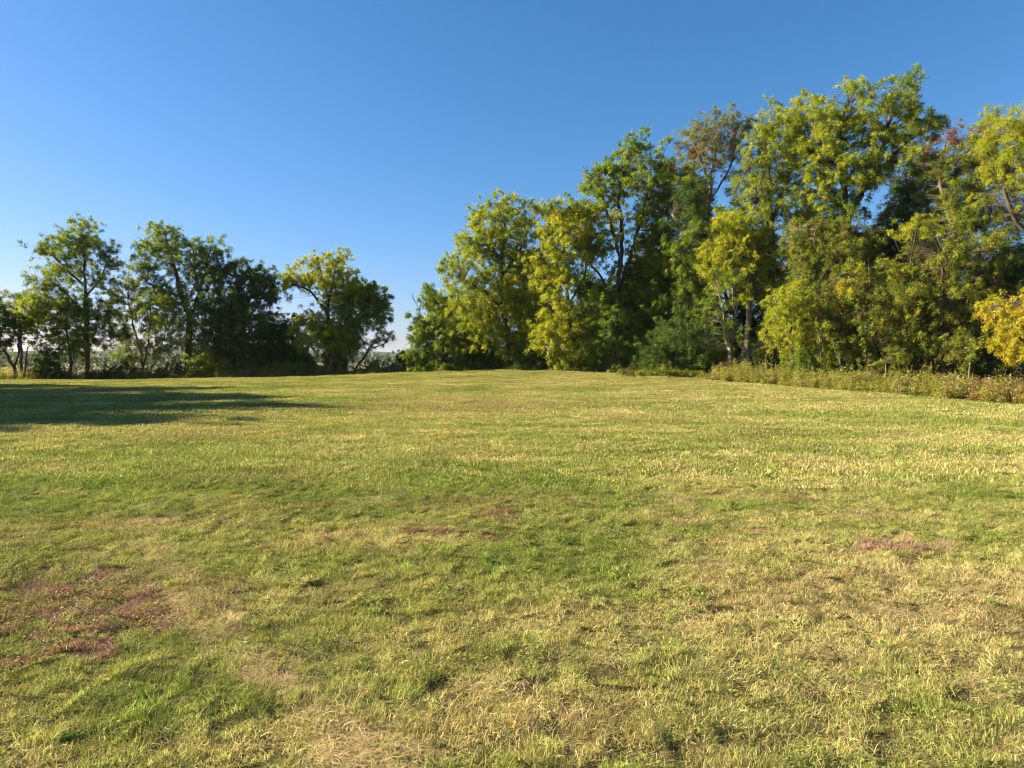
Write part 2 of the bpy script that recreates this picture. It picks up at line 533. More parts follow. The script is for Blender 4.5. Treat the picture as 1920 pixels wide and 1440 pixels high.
DENS = 2.6
def tree(name, label, cat, Y, base, stems, circles, pal='green', dens=1.0, hd=1.6, layers=2, r_base=0.17, size=0.14,
         rc=0.42, bark=None, group=None, bf=0.35, twigs=5, per=13, extra=None, zfix=None, droop=0.12, aspect=0.55):
    """pixel-sized plan of one tree at depth Y turned into real, deep geometry.
       base = (px); stems = polylines of (px, py[, dy]); circles = (px, py, r_px[, palette[, dens]])"""
    bx = P(base, 700, Y)[0]
    bz = float(height(bx, Y))
    root = bpy.data.objects.new(name, None)
    COL.objects.link(root)
    root.location = (bx, Y, bz)
    root.empty_display_size = 0.5
    tag(root, label, cat, group)
    O = np.array([bx, Y, bz])
    sc = Y / FPX
    rc *= 0.70; size *= 0.80 if Y > 47 else 0.62
    circles = [(c[0], c[1] + (14 if c[1] < 240 else (8 if c[1] < 460 else 3))) + tuple(c[2:]) for c in circles]
    S = []
    for k, st in enumerate(stems):
        pts = [P(q[0], q[1], Y + (q[2] if len(q) > 2 else 0)) - O for q in st]
        if len(st[0]) > 3 or k == 0:
            pts[0] = np.array([pts[0][0], 0, -0.15]) if k == 0 else pts[0]
        S.append(np.array(pts))
    us = np.array([c[0] for c in circles], float)
    uc = (us.min() + us.max()) / 2; W = max(30.0, (us.max() - us.min()) / 2 + 15)
    cen = []; outs = []; palk = []
    ctop = np.mean([c[1] for c in circles])
    cc = P(uc, ctop + 20, Y) - O
    for c in circles:
        R = c[2] * sc
        d_ = c[4] if len(c) > 4 else 1.0
        depth = hd * math.sqrt(max(0.12, 1 - ((c[0] - uc) / W) ** 2))
        lay = layers
        for k in range(lay):
            dy = depth * (((k + rng.uniform(0.15, 0.85)) / lay) * 2 - 1)
            ctr = P(c[0] + rng.normal(0, 3), c[1] + rng.normal(0, 3), Y) - O + np.array([0, dy, 0])
            n = max(2, int(round(DENS * dens * d_ * 1.45 * (R / rc) ** 2 * 2 / lay * rng.uniform(0.8, 1.2))))
            ns_ = max(2, int(round(n / 4.5)))
            v = (rng.normal(0, 0.52, (ns_, 3))[rng.integers(0, ns_, n)] + rng.normal(0, 0.2, (n, 3))) * max(0.08, R)
            v = np.where(rng.random((n, 1)) < 0.5, rng.normal(0, 0.56, (n, 3)) * max(0.08, R), v)
            v[:, 2] *= 0.9
            v = np.clip(v, -1.1 * max(0.08, R), 1.1 * max(0.08, R))
            q = ctr + v
            q[:, 2] = np.maximum(q[:, 2], 0.25)
            cen.append(q)
            outs.append(norm(norm(q - cc) * 0.6 + norm(v) * 0.7))
            palk += [c[3] if len(c) > 3 and c[3] else pal] * n
    cen = np.concatenate(cen); outs = np.concatenate(outs); palk = np.array(palk)
    paths, NA, rad = grow(S, cen, r_base, bf)
    flare(paths, 0)
    V, F = tube_arrays(paths, lambda r: 9 if r > 0.08 else (6 if r > 0.025 else 3))
    trunk = mesh_obj('trunk', V, F, 4, bark or BARK, root, smooth=True)
    Vs, Fs, Cs = [], [], []; b = 0
    for pn in sorted(set(palk)):
        mk = palk == pn
        v, f, cl = leaves(cen[mk], outs[mk], rc, size, PAL[pn], twigs, per, droop, aspect)
        Vs.append(v); Fs.append(f + b); Cs.append(cl); b += len(v)
    crown = mesh_obj('crown', np.concatenate(Vs), np.concatenate(Fs), 4, LEAF, root, attrs={'col': ('FLOAT_COLOR', np.concatenate(Cs))})
    if extra: extra(root, O)
    return root

def limb_part(root, O, Y, lines, mat, name, r0):
    paths = []
    for ln in lines:
        pts = np.array([P(q[0], q[1], Y + (q[2] if len(q) > 2 else 0)) - O for q in ln])
        pts = resample(pts, 0.25)
        pts[1:] += rng.normal(0, 0.02, pts[1:].shape)
        paths.append((pts, np.linspace(r0, r0 * 0.25, len(pts))))
    V, F = tube_arrays(paths, lambda r: 5)
    return mesh_obj(name, V, F, 4, mat, root, smooth=True)

# ------------------------------------------------------------------ the tree line beyond the crest (depth about 55 m)
GL = 'trees of the far hedgerow behind the mown field'
GR = 'trees of the wood beside the mown field'

tree('airy_tree', 'tall airy green tree with open crown and straight dark trunk at the hedgerow', 'tree', 56, 163,
     [[(163, 714), (163, 640), (161, 560), (158, 490), (152, 425)], [(163, 600), (120, 545), (85, 525)], [(161, 540), (110, 490), (85, 460)], [(160, 560), (190, 520), (205, 485)]],
     [(152, 412, 16), (143, 432, 20), (165, 428, 18), (122, 452, 20), (88, 452, 18), (100, 470, 16), (165, 460, 26), (198, 472, 20), (208, 490, 18), (138, 490, 26), (118, 505, 24),
      (72, 520, 20), (95, 530, 20), (180, 525, 30), (100, 560, 28), (150, 570, 32), (66, 560, 16), (198, 585, 26), (120, 590, 24, 'ygreen'), (205, 620, 20), (175, 620, 26), (75, 590, 18, 'ygreen')],
     'green', 0.8, hd=2.2, r_base=0.19, size=0.17, rc=0.45, group=GL, aspect=0.42)
tree('yellowing_tree', 'small yellowing tree with forked trunk before the tall airy tree', 'tree', 54.5, 130,
     [[(130, 714), (133, 680), (128, 640), (120, 605)], [(131, 670), (145, 640), (150, 615)]],
     [(65, 575, 22), (85, 590, 22), (58, 605, 14), (105, 610, 24), (120, 640, 24), (95, 630, 20), (150, 620, 20), (140, 650, 20), (165, 640, 16)],
     'ygreen', 0.7, hd=1.6, r_base=0.11, size=0.15, rc=0.4, group=GL)
tree('forked_tree', 'dark crooked forked tree with sparse leaves at the end of the hedgerow', 'tree', 54.5, 28,
     [[(28, 714), (27, 690), (34, 660), (38, 630), (48, 590)], [(28, 690), (12, 665), (0, 650), (-25, 600)], [(36, 640), (25, 618), (12, 600)]],
     [(22, 620, 18), (30, 600, 14), (10, 600, 20), (-8, 580, 24), (-25, 600, 26), (-40, 570, 24), (48, 585, 12), (5, 635, 14), (-20, 640, 22)],
     'dark', 0.75, hd=1.4, r_base=0.12, size=0.15, rc=0.4, group=GL)
tree('pale_tree', 'pale thin leaved tree standing beyond the crooked forked tree', 'tree', 70, 40,
     [[(40, 712), (38, 640), (32, 560)]],
     [(30, 560, 20), (15, 568, 18), (40, 580, 18), (28, 600, 18), (50, 560, 14), (8, 590, 18), (45, 610, 14), (-15, 575, 24)],
     'pale', 0.5, hd=1.8, r_base=0.14, size=0.17, rc=0.55, group=GL)
tree('slender_tree', 'light green many stemmed slender tree between the airy tree and reddish barked tree', 'tree', 59, 270,
     [[(268, 714), (266, 670), (250, 610), (240, 560)], [(268, 690), (280, 630), (283, 570)], [(272, 712), (300, 660), (312, 610)], [(262, 714), (240, 660), (236, 610)]],
     [(250, 525, 20), (268, 545, 22), (238, 560, 22), (290, 565, 22), (225, 590, 22), (255, 590, 24), (285, 600, 26), (310, 600, 22), (240, 630, 24), (270, 640, 24), (225, 650, 18), (300, 640, 24), (318, 650, 16), (245, 665, 18), (215, 560, 16)],
     'pale', 0.65, hd=2.0, r_base=0.1, size=0.15, rc=0.45, group=GL)
tree('reddish_tree', 'tall green tree with reddish brown limbs spreading in a broad crown', 'tree', 55, 352,
     [[(352, 716), (353, 660), (354, 610), (352, 590), (338, 545), (325, 495), (310, 440)], [(353, 600), (372, 555), (385, 510), (395, 470)], [(340, 555), (305, 545), (275, 530)], [(376, 545), (364, 500), (362, 465)]],
     [(305, 418, 16), (292, 430, 16), (322, 440, 18), (285, 458, 18), (268, 470, 16), (310, 465, 24), (340, 455, 16), (362, 450, 20), (375, 470, 18), (405, 455, 18), (415, 475, 14), (395, 490, 22), (345, 490, 26), (300, 495, 24), (272, 500, 16),
      (320, 525, 28), (365, 520, 26), (400, 525, 22), (285, 535, 22), (340, 560, 30), (385, 560, 30), (310, 565, 26), (330, 600, 30), (375, 605, 32), (405, 600, 24), (345, 640, 26), (385, 645, 28), (265, 455, 14)],
     'green', 0.66, hd=2.4, r_base=0.26, size=0.15, rc=0.45, bark=BARK_RED, group=GL)
tree('dense_tree', 'dense dark green broadleaf tree beside the reddish limbed tree', 'tree', 55.5, 437,
     [[(436, 716), (437, 670), (435, 610), (438, 560), (445, 520)], [(436, 640), (465, 600), (490, 560)], [(436, 650), (405, 610), (400, 570)], [(437, 610), (470, 560), (485, 530)]],
     [(425, 500, 22), (450, 500, 20), (440, 525, 26), (478, 515, 24), (500, 535, 22), (510, 555, 14), (470, 550, 32), (425, 560, 34), (455, 585, 34), (490, 595, 26), (415, 600, 32), (440, 625, 34), (480, 630, 32), (505, 625, 20), (405, 650, 28), (450, 665, 32), (490, 665, 28), (395, 685, 22), (425, 690, 24)],
     'dark', 1.0, hd=2.8, r_base=0.22, size=0.16, rc=0.45, group=GL)
tree('shadowed_tree', 'low shadowed tree filling the gap beside the yellow crowned tree', 'tree', 57, 532,
     [[(532, 714), (532, 670), (535, 620)], [(532, 690), (555, 650)], [(532, 695), (510, 665)]],
     [(535, 605, 18), (520, 622, 22), (550, 625, 18), (535, 645, 28), (560, 650, 22), (512, 660, 26), (545, 675, 28), (575, 675, 24), (510, 690, 26), (550, 697, 24), (585, 695, 20)],
     'dark', 1.2, hd=1.8, r_base=0.12, size=0.15, rc=0.42, group=GL)
tree('golden_tree', 'yellow and green crowned tree with an arching limb and open gap', 'tree', 54, 613,
     [[(613, 712), (614, 670), (616, 620), (614, 580), (622, 540), (628, 500)], [(614, 590), (598, 565), (580, 545), (555, 535)], [(616, 560), (606, 530), (600, 505)]],
     [(625, 488, 16), (645, 485, 14), (608, 492, 16), (590, 495, 16), (572, 505, 18), (552, 512, 16), (538, 522, 12), (555, 530, 14), (535, 545, 12), (600, 515, 20), (630, 512, 22), (650, 512, 18), (660, 530, 16), (575, 525, 18), (612, 535, 20), (640, 545, 24), (620, 565, 22),
      (592, 592, 22), (570, 607, 20), (555, 630, 16), (600, 615, 26), (580, 635, 22), (625, 605, 28), (612, 640, 22), (635, 630, 26)],
     'yellow', 0.72, hd=2.0, r_base=0.18, size=0.14, rc=0.4, bark=BARK_RED, group=GL)
tree('rounded_tree', 'dark green rounded tree with twisted trunk touching the yellow crown', 'tree', 55.5, 646,
     [[(647, 712), (647, 675), (648, 640), (660, 610), (672, 590), (690, 570)], [(648, 640), (640, 605), (648, 575)], [(662, 606), (688, 588), (700, 580)]],
     [(660, 545, 20), (690, 538, 20), (710, 550, 18), (722, 568, 12), (675, 560, 26), (705, 575, 22), (650, 575, 24), (718, 590, 12), (685, 590, 22, None, 0.6), (660, 605, 26), (640, 625, 26), (660, 640, 22), (640, 655, 22), (625, 665, 18)],
     'green', 1.15, hd=2.0, r_base=0.17, size=0.14, rc=0.4, group=GL)
tree('leaning_sapling', 'thin leaning sapling with sparse yellow leaves over the low shrubs', 'tree', 53.5, 660,
     [[(660, 708), (680, 675), (700, 645), (715, 625)], [(690, 658), (705, 650), (725, 642)]],
     [(712, 620, 14), (725, 635, 10), (700, 640, 12), (708, 605, 10), (735, 628, 8)],
     'ygreen', 0.45, hd=0.7, r_base=0.09, size=0.12, rc=0.33, group=GL)

GS = 'low shrubs along the foot of the hedgerow'
def shrub(label, px, Y, circles, pal, stems=3, dens=1.1, size=0.12, rc=0.33, hd=0.8, group=GS, name='shrub'):
    w = max(c[0] for c in circles) - min(c[0] for c in circles)
    top = min(c[1] for c in circles)
    bot = 716 if Y > 45 else 725
    st = [[(px, bot), (px + 2, (bot + top) / 2), (px + 4, top + 8)]]
    for k in range(stems - 1):
        s = (-1) ** k * w * (0.25 + 0.1 * k)
        st.append([(px + s * 0.15, bot), (px + s * 0.6, (bot + top) / 2), (px + s, top + 16)])
    return tree(name, label, 'shrub', Y, px, st, circles, pal, dens, hd, 2, 0.045, size, rc, None, group, twigs=5, per=10)

shrub('green shrub in the gap right under the leaning sapling', 700, 53.2, [(690, 690, 16), (705, 683, 14), (718, 694, 16), (700, 700, 12)], 'green')
shrub('dark pointed shrub between the leaning sapling and the first tree of the wood', 748, 53, [(735, 690, 16), (752, 672, 12), (758, 660, 9), (768, 690, 18), (745, 697, 14), (780, 680, 14)], 'dark')
shrub('leafy shrub under the low shadowed tree', 545, 53.5, [(525, 695, 16), (545, 690, 18), (565, 697, 14), (505, 700, 14)], 'green')
shrub('dark shrub at the foot of the slender light green tree', 235, 53.8, [(220, 695, 12), (240, 690, 14), (258, 698, 12)], 'dark')
shrub('dark bushy shrub beside the leaning dead trunk', 85, 53.6, [(75, 670, 12), (88, 660, 14), (95, 680, 16), (75, 690, 16), (100, 698, 14)], 'dark')
shrub('light green shrub under the reddish limbed tree', 395, 53.6, [(375, 680, 18), (395, 670, 18), (410, 690, 18), (380, 700, 14)], 'ygreen')
shrub('dark low shrub at the foot of the tall airy tree', 185, 53.7, [(172, 700, 10), (190, 694, 14), (208, 698, 12)], 'dark')
shrub('dark shrub between the two trunks of yellow and rounded trees', 630, 53.8, [(600, 697, 12), (628, 690, 16), (645, 697, 12), (575, 698, 14)], 'dark')
shrub('low dark shrub filling the space below the reddish tree', 320, 53.9, [(300, 697, 12), (322, 692, 14), (340, 699, 12)], 'dark')

# leaning dead trunk
snag = bpy.data.objects.new('dead_trunk', None); COL.objects.link(snag)
so = P(43, 712, 53.6); so[2] = float(height(so[0], so[1])); snag.location = so
tag(snag, 'bare leaning dead trunk at the field edge near the crooked forked tree', 'dead trunk')
limb_part(snag, so, 53.6, [[(42, 716), (47, 690), (52, 650)]], BARK, 'trunk', 0.12)
limb_part(snag, so, 53.6, [[(47, 688), (52, 680), (54, 672)]], BARK, 'branch_stub', 0.05)

# ------------------------------------------------------------------ the wood on the near side (depth 28 to 52 m)
def bare_twigs(root, O):
    limb_part(root, O, 52, [[(795, 605), (785, 580), (776, 560), (769, 545)], [(785, 580), (789, 570), (786, 558)], [(778, 565), (774, 558), (775, 548)]], DEADWOOD, 'dead_branch', 0.035)
tree('bushy_tree', 'dark green bushy tree at the end of the wood with a bare dead twig', 'tree', 51.5, 832,
     [[(832, 706), (832, 660), (830, 610), (820, 570)], [(832, 670), (808, 630), (795, 605)], [(832, 660), (855, 620), (858, 590)]],
     [(808, 543, 12), (800, 558, 14), (820, 565, 20), (845, 572, 20), (785, 598, 14), (775, 608, 9), (805, 600, 24), (835, 605, 26), (862, 600, 20), (785, 628, 14), (805, 640, 26), (840, 645, 28), (868, 640, 20), (785, 665, 20), (812, 678, 26), (850, 682, 26), (780, 692, 16)],
     'green', 1.15, hd=2.2, r_base=0.17, size=0.14, rc=0.4, group=GR, extra=bare_twigs)
tree('broad_tree', 'broad yellow green tree with full rounded crown and a low side limb', 'tree', 50.5, 958,
     [[(960, 704), (958, 660), (952, 620), (942, 580), (938, 530), (942, 470), (945, 420)], [(958, 668), (930, 650), (895, 640), (870, 618)], [(942, 580), (905, 545), (870, 525)], [(938, 520), (975, 470), (990, 430)], [(940, 490), (905, 450), (895, 425)]],
     [(940, 376, 16), (958, 380, 16), (915, 385, 18), (898, 395, 16), (980, 385, 16), (1005, 378, 14), (1020, 390, 14), (935, 405, 24), (970, 405, 22), (895, 420, 22), (920, 435, 26), (955, 440, 28), (990, 425, 24), (878, 445, 20), (862, 465, 18), (845, 483, 14), (890, 475, 26), (930, 475, 28), (970, 480, 28),
      (838, 500, 12), (858, 505, 22), (895, 515, 28), (935, 520, 28), (975, 525, 26), (840, 525, 12), (850, 550, 20), (880, 555, 26), (920, 560, 28), (960, 565, 28), (870, 590, 24), (905, 600, 28), (945, 610, 26), (985, 600, 26), (930, 645, 24), (970, 650, 26), (890, 640, 20), (1000, 560, 24), (1000, 480, 22)],
     'ygreen', 0.85, hd=3.0, r_base=0.26, size=0.14, rc=0.42, group=GR)
tree('bright_tree', 'bright yellow tree leaning out in front of its green neighbours', 'tree', 47.5, 1078,
     [[(1080, 702), (1075, 650), (1068, 590), (1060, 520), (1058, 450)], [(1072, 620), (1035, 585), (1020, 550)], [(1066, 570), (1095, 520), (1100, 470)], [(1060, 500), (1035, 465), (1028, 440)]],
     [(1038, 384, 15, 'green'), (1058, 384, 14, 'green'), (1085, 390, 16, 'green'), (1040, 402, 16), (1062, 396, 18), (1080, 405, 18), (1025, 425, 20), (1050, 430, 26), (1085, 435, 24), (1020, 460, 22), (1050, 470, 28), (1085, 470, 24), (1105, 445, 18), (1010, 500, 20), (1035, 510, 26), (1065, 510, 24), (1008, 535, 16), (1030, 550, 22), (1012, 610, 18), (1035, 600, 24), (1060, 580, 24), (1030, 630, 26), (1060, 630, 28), (1008, 640, 18), (1085, 615, 26), (1050, 660, 22), (1090, 655, 22), (1110, 600, 20)],
     'bright', 1.0, hd=2.4, r_base=0.17, size=0.14, rc=0.4, group=GR)
tree('open_crowned_tree', 'tall green tree with open crown and thick limbs against the sky', 'tree', 47.5, 1168,
     [[(1172, 702), (1168, 650), (1162, 600), (1158, 560), (1162, 500), (1168, 440), (1160, 370), (1175, 300)], [(1160, 575), (1130, 525), (1100, 485), (1080, 450)], [(1160, 545), (1185, 470), (1200, 420), (1215, 360), (1235, 310)], [(1162, 480), (1145, 420), (1130, 370)]],
     [(1182, 270, 16), (1195, 282, 18), (1168, 285, 18), (1150, 300, 18), (1180, 310, 24), (1130, 318, 18), (1205, 310, 18), (1112, 330, 16), (1145, 335, 22), (1098, 345, 12), (1180, 345, 22), (1205, 335, 16), (1120, 360, 18), (1150, 370, 20, None, 0.7), (1235, 285, 16), (1248, 305, 14), (1240, 330, 18), (1225, 355, 18), (1250, 350, 14), (1200, 375, 18, None, 0.6), (1235, 385, 18), (1100, 385, 16), (1125, 400, 22, 'yellow'), (1165, 415, 22, 'yellow'), (1205, 415, 18, None, 0.6), (1145, 440, 20, 'yellow', 0.8), (1180, 450, 14, 'yellow', 0.6), (1215, 445, 18), (1240, 430, 16), (1100, 402, 20), (1106, 432, 20), (1112, 455, 18), (1118, 470, 20, 'yellow', 0.8), (1145, 505, 18, None, 0.6), (1195, 500, 20), (1218, 490, 20), (1190, 545, 22), (1222, 540, 22), (1128, 545, 20), (1205, 585, 22)],
     'green', 0.9, hd=2.6, r_base=0.23, size=0.15, rc=0.42, group=GR)
tree('undergrowth_tree', 'dark leafy young tree under the open crowned tree', 'tree', 46.5, 1140,
     [[(1140, 704), (1138, 660), (1135, 620)], [(1140, 690), (1165, 650), (1175, 620)], [(1140, 690), (1118, 660), (1110, 630)]],
     [(1120, 600, 22), (1140, 580, 22), (1150, 610, 26), (1175, 600, 22), (1125, 635, 26), (1160, 640, 28), (1190, 630, 22), (1110, 665, 22), (1145, 670, 26), (1180, 670, 26), (1200, 650, 22), (1205, 685, 20), (1125, 690, 20)],
     'green', 1.0, hd=2.0, r_base=0.1, size=0.13, rc=0.38, group=GR)
tree('russet_topped_tree', 'tall thin tree with dark red and grey leaves thinning at its top', 'tree', 45, 1330,
     [[(1332, 704), (1330, 640), (1335, 560), (1334, 480), (1330, 400), (1332, 340), (1345, 270)], [(1332, 345), (1310, 290), (1295, 255)], [(1334, 470), (1285, 430), (1262, 405)], [(1331, 380), (1365, 320), (1380, 270)]],
     [(1300, 228, 18, 'grey'), (1325, 215, 16, 'grey'), (1350, 212, 16, 'grey'), (1375, 208, 16, 'grey'), (1395, 220, 14, 'grey'), (1285, 250, 16, 'grey'), (1310, 250, 20, 'grey'), (1340, 240, 20, 'grey'), (1370, 240, 20, 'grey'), (1300, 272, 16, 'red', 1.3), (1325, 268, 18, 'red', 1.2), (1352, 265, 18, 'red', 1.3), (1275, 285, 12, 'red'), (1360, 290, 18, 'red'), (1330, 295, 20, 'grey'), (1300, 305, 16, 'grey'),
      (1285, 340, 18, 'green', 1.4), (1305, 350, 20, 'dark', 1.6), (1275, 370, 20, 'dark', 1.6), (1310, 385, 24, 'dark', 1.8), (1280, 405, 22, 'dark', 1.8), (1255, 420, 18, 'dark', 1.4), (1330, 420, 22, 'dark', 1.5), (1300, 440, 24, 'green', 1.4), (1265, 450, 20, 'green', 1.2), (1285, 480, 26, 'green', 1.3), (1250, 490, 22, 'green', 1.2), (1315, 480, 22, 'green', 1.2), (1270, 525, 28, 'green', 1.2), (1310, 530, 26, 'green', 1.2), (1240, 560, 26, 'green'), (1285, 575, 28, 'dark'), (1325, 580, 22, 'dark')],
     'grey', 0.85, hd=2.2, r_base=0.2, size=0.13, rc=0.38, bark=BARK_PALE, group=GR)
tree('pale_trunked_tree', 'yellow leaved tree with tall pale trunk showing at the wood edge', 'tree', 42.5, 1402,
     [[(1402, 704), (1402, 640), (1404, 570), (1403, 500), (1395, 440), (1380, 370), (1385, 310)], [(1403, 500), (1418, 440), (1425, 370), (1430, 300)], [(1400, 470), (1375, 440), (1355, 420)]],
     [(1365, 402, 18), (1345, 415, 16), (1380, 412, 20), (1352, 435, 18), (1375, 440, 24), (1340, 455, 16), (1395, 440, 18), (1360, 465, 22), (1325, 470, 14), (1340, 490, 22), (1325, 505, 16), (1370, 495, 22), (1390, 480, 18), (1350, 515, 18), (1375, 555, 16), (1395, 548, 12), (1430, 505, 20), (1440, 470, 20), (1445, 530, 20), (1425, 440, 20, 'ygreen')],
     'bright', 1.1, hd=1.8, r_base=0.17, size=0.14, rc=0.36, bark=BARK_PALE, group=GR)
tree('leaning_trunk_tree', 'slim tree with leaning trunk close beside the tall pale trunk', 'tree', 41.5, 1372,
     [[(1372, 704), (1366, 650), (1360, 600), (1345, 540), (1340, 500)], [(1366, 655), (1352, 600), (1340, 575)], [(1372, 680), (1378, 600), (1372, 520), (1380, 470)]],
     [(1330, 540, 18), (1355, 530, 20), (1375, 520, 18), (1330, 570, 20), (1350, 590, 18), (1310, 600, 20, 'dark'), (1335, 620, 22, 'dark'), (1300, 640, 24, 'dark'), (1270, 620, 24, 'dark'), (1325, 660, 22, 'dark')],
     'green', 0.7, hd=1.8, r_base=0.15, size=0.13, rc=0.36, bark=BARK_PALE, group=GR)
tree('tall_tree', 'tall yellow green tree crowned with bright tufts next to the russet top', 'tree', 43, 1450,
     [[(1452, 704), (1450, 640), (1446, 560), (1448, 480), (1445, 400), (1440, 320), (1432, 250)], [(1446, 420), (1475, 340), (1490, 270), (1492, 210)], [(1447, 450), (1425, 380), (1405, 320)]],
     [(1435, 205, 16), (1428, 225, 18), (1455, 225, 18), (1412, 250, 20), (1440, 255, 24), (1470, 245, 20), (1400, 275, 18), (1425, 285, 22), (1460, 280, 24), (1490, 175, 16, 'bright', 0.8), (1500, 195, 18, 'bright', 0.9), (1485, 205, 18, 'bright'), (1495, 225, 20), (1490, 260, 22), (1395, 310, 20), (1425, 315, 22), (1455, 320, 24), (1485, 305, 22), (1385, 345, 20), (1415, 350, 24), (1450, 360, 24), (1480, 345, 22), (1400, 385, 22), (1435, 395, 24), (1465, 400, 22), (1410, 430, 20), (1440, 560, 22), (1460, 600, 24, 'bright'), (1445, 625, 18, 'bright')],
     'ygreen', 1.0, hd=2.6, r_base=0.21, size=0.145, rc=0.38, group=GR)
tree('giant_tree', 'tallest tree of the wood with a huge bright yellow green crown', 'tree', 40.5, 1590,
     [[(1592, 706), (1590, 640), (1586, 560), (1588, 470), (1584, 390), (1580, 320), (1575, 250), (1590, 195)], [(1586, 420), (1620, 350), (1650, 290), (1670, 220), (1682, 175)], [(1585, 400), (1550, 340), (1530, 280), (1530, 220)], [(1625, 345), (1680, 290), (1720, 240), (1745, 218)]],
     [(1555, 175, 16), (1575, 168, 16), (1600, 168, 18), (1618, 182, 16), (1550, 198, 20), (1580, 192, 22), (1605, 205, 22), (1632, 205, 18), (1522, 205, 18), (1515, 235, 20), (1540, 230, 24), (1572, 230, 24), (1610, 240, 24), (1650, 180, 14, 'green'), (1672, 160, 18, 'green', 1.3), (1690, 155, 14, 'green', 1.3), (1668, 185, 20, 'green', 1.2), (1692, 190, 14, 'dark'), (1660, 212, 22), (1690, 220, 20), (1640, 245, 22), (1675, 248, 24), (1705, 205, 12, 'green'),
      (1712, 232, 16), (1735, 218, 14), (1755, 212, 10), (1728, 238, 14), (1705, 258, 18), (1718, 275, 12),
      (1508, 268, 22), (1538, 268, 24), (1572, 270, 26), (1608, 280, 26), (1645, 285, 22), (1680, 278, 18), (1510, 305, 22), (1545, 310, 26), (1582, 312, 26), (1620, 318, 26), (1655, 308, 24), (1682, 305, 16), (1515, 345, 24), (1550, 350, 26), (1590, 352, 24), (1625, 345, 22), (1605, 300, 18), (1530, 385, 22), (1565, 392, 22, 'green'), (1600, 390, 20, 'green')],
     'ygreen', 1.05, hd=3.6, r_base=0.28, size=0.15, rc=0.38, group=GR)

def grey_limb(root, O):
    limb_part(root, O, 37.5, [[(1500, 428), (1530, 420), (1565, 418), (1600, 426)], [(1575, 420), (1590, 440), (1592, 460)]], DEADWOOD, 'bare_limb', 0.05)
tree('vine_covered_tree', 'brownish vine covered tree with a bare arching grey limb', 'tree', 38.5, 1540,
     [[(1540, 708), (1538, 640), (1532, 560), (1528, 490), (1530, 430)], [(1534, 560), (1560, 500), (1575, 450)], [(1532, 540), (1505, 480), (1495, 430)]],
     [(1500, 415, 18), (1530, 425, 22), (1560, 425, 20), (1590, 430, 18), (1490, 445, 20), (1515, 455, 24), (1550, 455, 24), (1585, 460, 22), (1500, 485, 22), (1530, 490, 26), (1565, 490, 26), (1600, 490, 22), (1500, 520, 22), (1530, 530, 26), (1565, 530, 24), (1600, 525, 22), (1495, 555, 20), (1525, 565, 24), (1560, 565, 24), (1540, 600, 24), (1575, 600, 22), (1510, 600, 22), (1620, 460, 18), (1630, 500, 18)],
     'brown', 1.25, hd=2.4, r_base=0.2, size=0.12, rc=0.34, bark=BARK_PALE, group=GR, extra=grey_limb)
tree('shaded_tree', 'dark shaded tree between the giant crown and brown topped tree', 'tree', 44, 1705,
     [[(1705, 708), (1705, 620), (1702, 520), (1700, 420), (1705, 330)], [(1702, 480), (1735, 400), (1745, 350)], [(1702, 470), (1675, 420), (1665, 380)]],
     [(1700, 315, 20), (1720, 305, 16), (1690, 345, 22), (1715, 345, 24), (1740, 340, 18), (1700, 375, 26), (1730, 380, 24), (1680, 400, 24), (1712, 412, 28), (1742, 410, 22), (1690, 440, 26), (1720, 450, 26), (1670, 440, 22), (1650, 425, 20), (1700, 485, 28), (1735, 490, 26), (1665, 480, 26), (1640, 460, 22)],
     'dark', 1.5, hd=2.4, r_base=0.2, size=0.15, rc=0.4, group=GR)
tree('brown_topped_tree', 'vine hung tree with brownish leaves and pink bare twigs on top', 'tree', 37, 1795,
     [[(1795, 712), (1793, 640), (1790, 560), (1792, 480), (1790, 400), (1795, 330)], [(1791, 450), (1825, 390), (1835, 340)], [(1791, 430), (1768, 370), (1765, 310), (1775, 262)]],
     [(1755, 250, 14, 'pink', 0.35), (1775, 243, 14, 'pink', 0.4), (1795, 252, 14, 'pink', 0.35), (1765, 265, 16, 'pink', 0.5), (1785, 268, 14, 'pink', 0.5), (1810, 255, 10, 'pink', 0.3), (1740, 280, 14, 'pink', 0.4), (1820, 262, 10, 'pink', 0.3),
      (1760, 292, 18), (1785, 288, 20), (1810, 290, 20), (1835, 300, 18), (1752, 315, 18), (1780, 318, 24), (1812, 320, 24), (1840, 330, 20), (1765, 345, 22), (1795, 350, 24), (1830, 358, 24), (1775, 378, 22), (1808, 385, 26), (1842, 390, 22), (1760, 405, 20), (1790, 412, 24), (1825, 418, 24), (1855, 410, 18), (1780, 440, 22), (1815, 448, 22)],
     'brown', 1.35, hd=2.4, r_base=0.2, size=0.125, rc=0.35, bark=BARK_PALE, group=GR)
tree('leaning_gold_tree', 'tall golden green tree rising over the orange leaved tree', 'tree', 34, 1955,
     [[(1960, 714), (1955, 620), (1945, 520), (1935, 430), (1928, 340), (1925, 260)], [(1940, 470), (1900, 400), (1875, 330)], [(1930, 380), (1960, 300), (1970, 240)]],
     [(1925, 165, 16), (1910, 178, 18), (1940, 185, 20), (1892, 200, 18), (1918, 205, 22), (1950, 215, 24), (1878, 218, 18), (1900, 228, 22), (1930, 240, 24), (1860, 240, 18), (1885, 250, 22), (1912, 265, 24), (1850, 265, 14), (1868, 278, 20), (1895, 290, 24), (1925, 295, 24), (1960, 260, 26), (1855, 305, 18), (1880, 320, 22), (1910, 330, 24), (1945, 330, 26), (1865, 345, 16), (1895, 360, 22), (1925, 370, 24), (1980, 300, 24), (1990, 240, 22), (1970, 370, 26), (1910, 395, 20), (1950, 410, 24), (2000, 350, 24), (1995, 410, 24)],
     'yellow', 1.5, hd=2.8, r_base=0.2, size=0.125, rc=0.34, bark=BARK, group=GR, aspect=0.42)
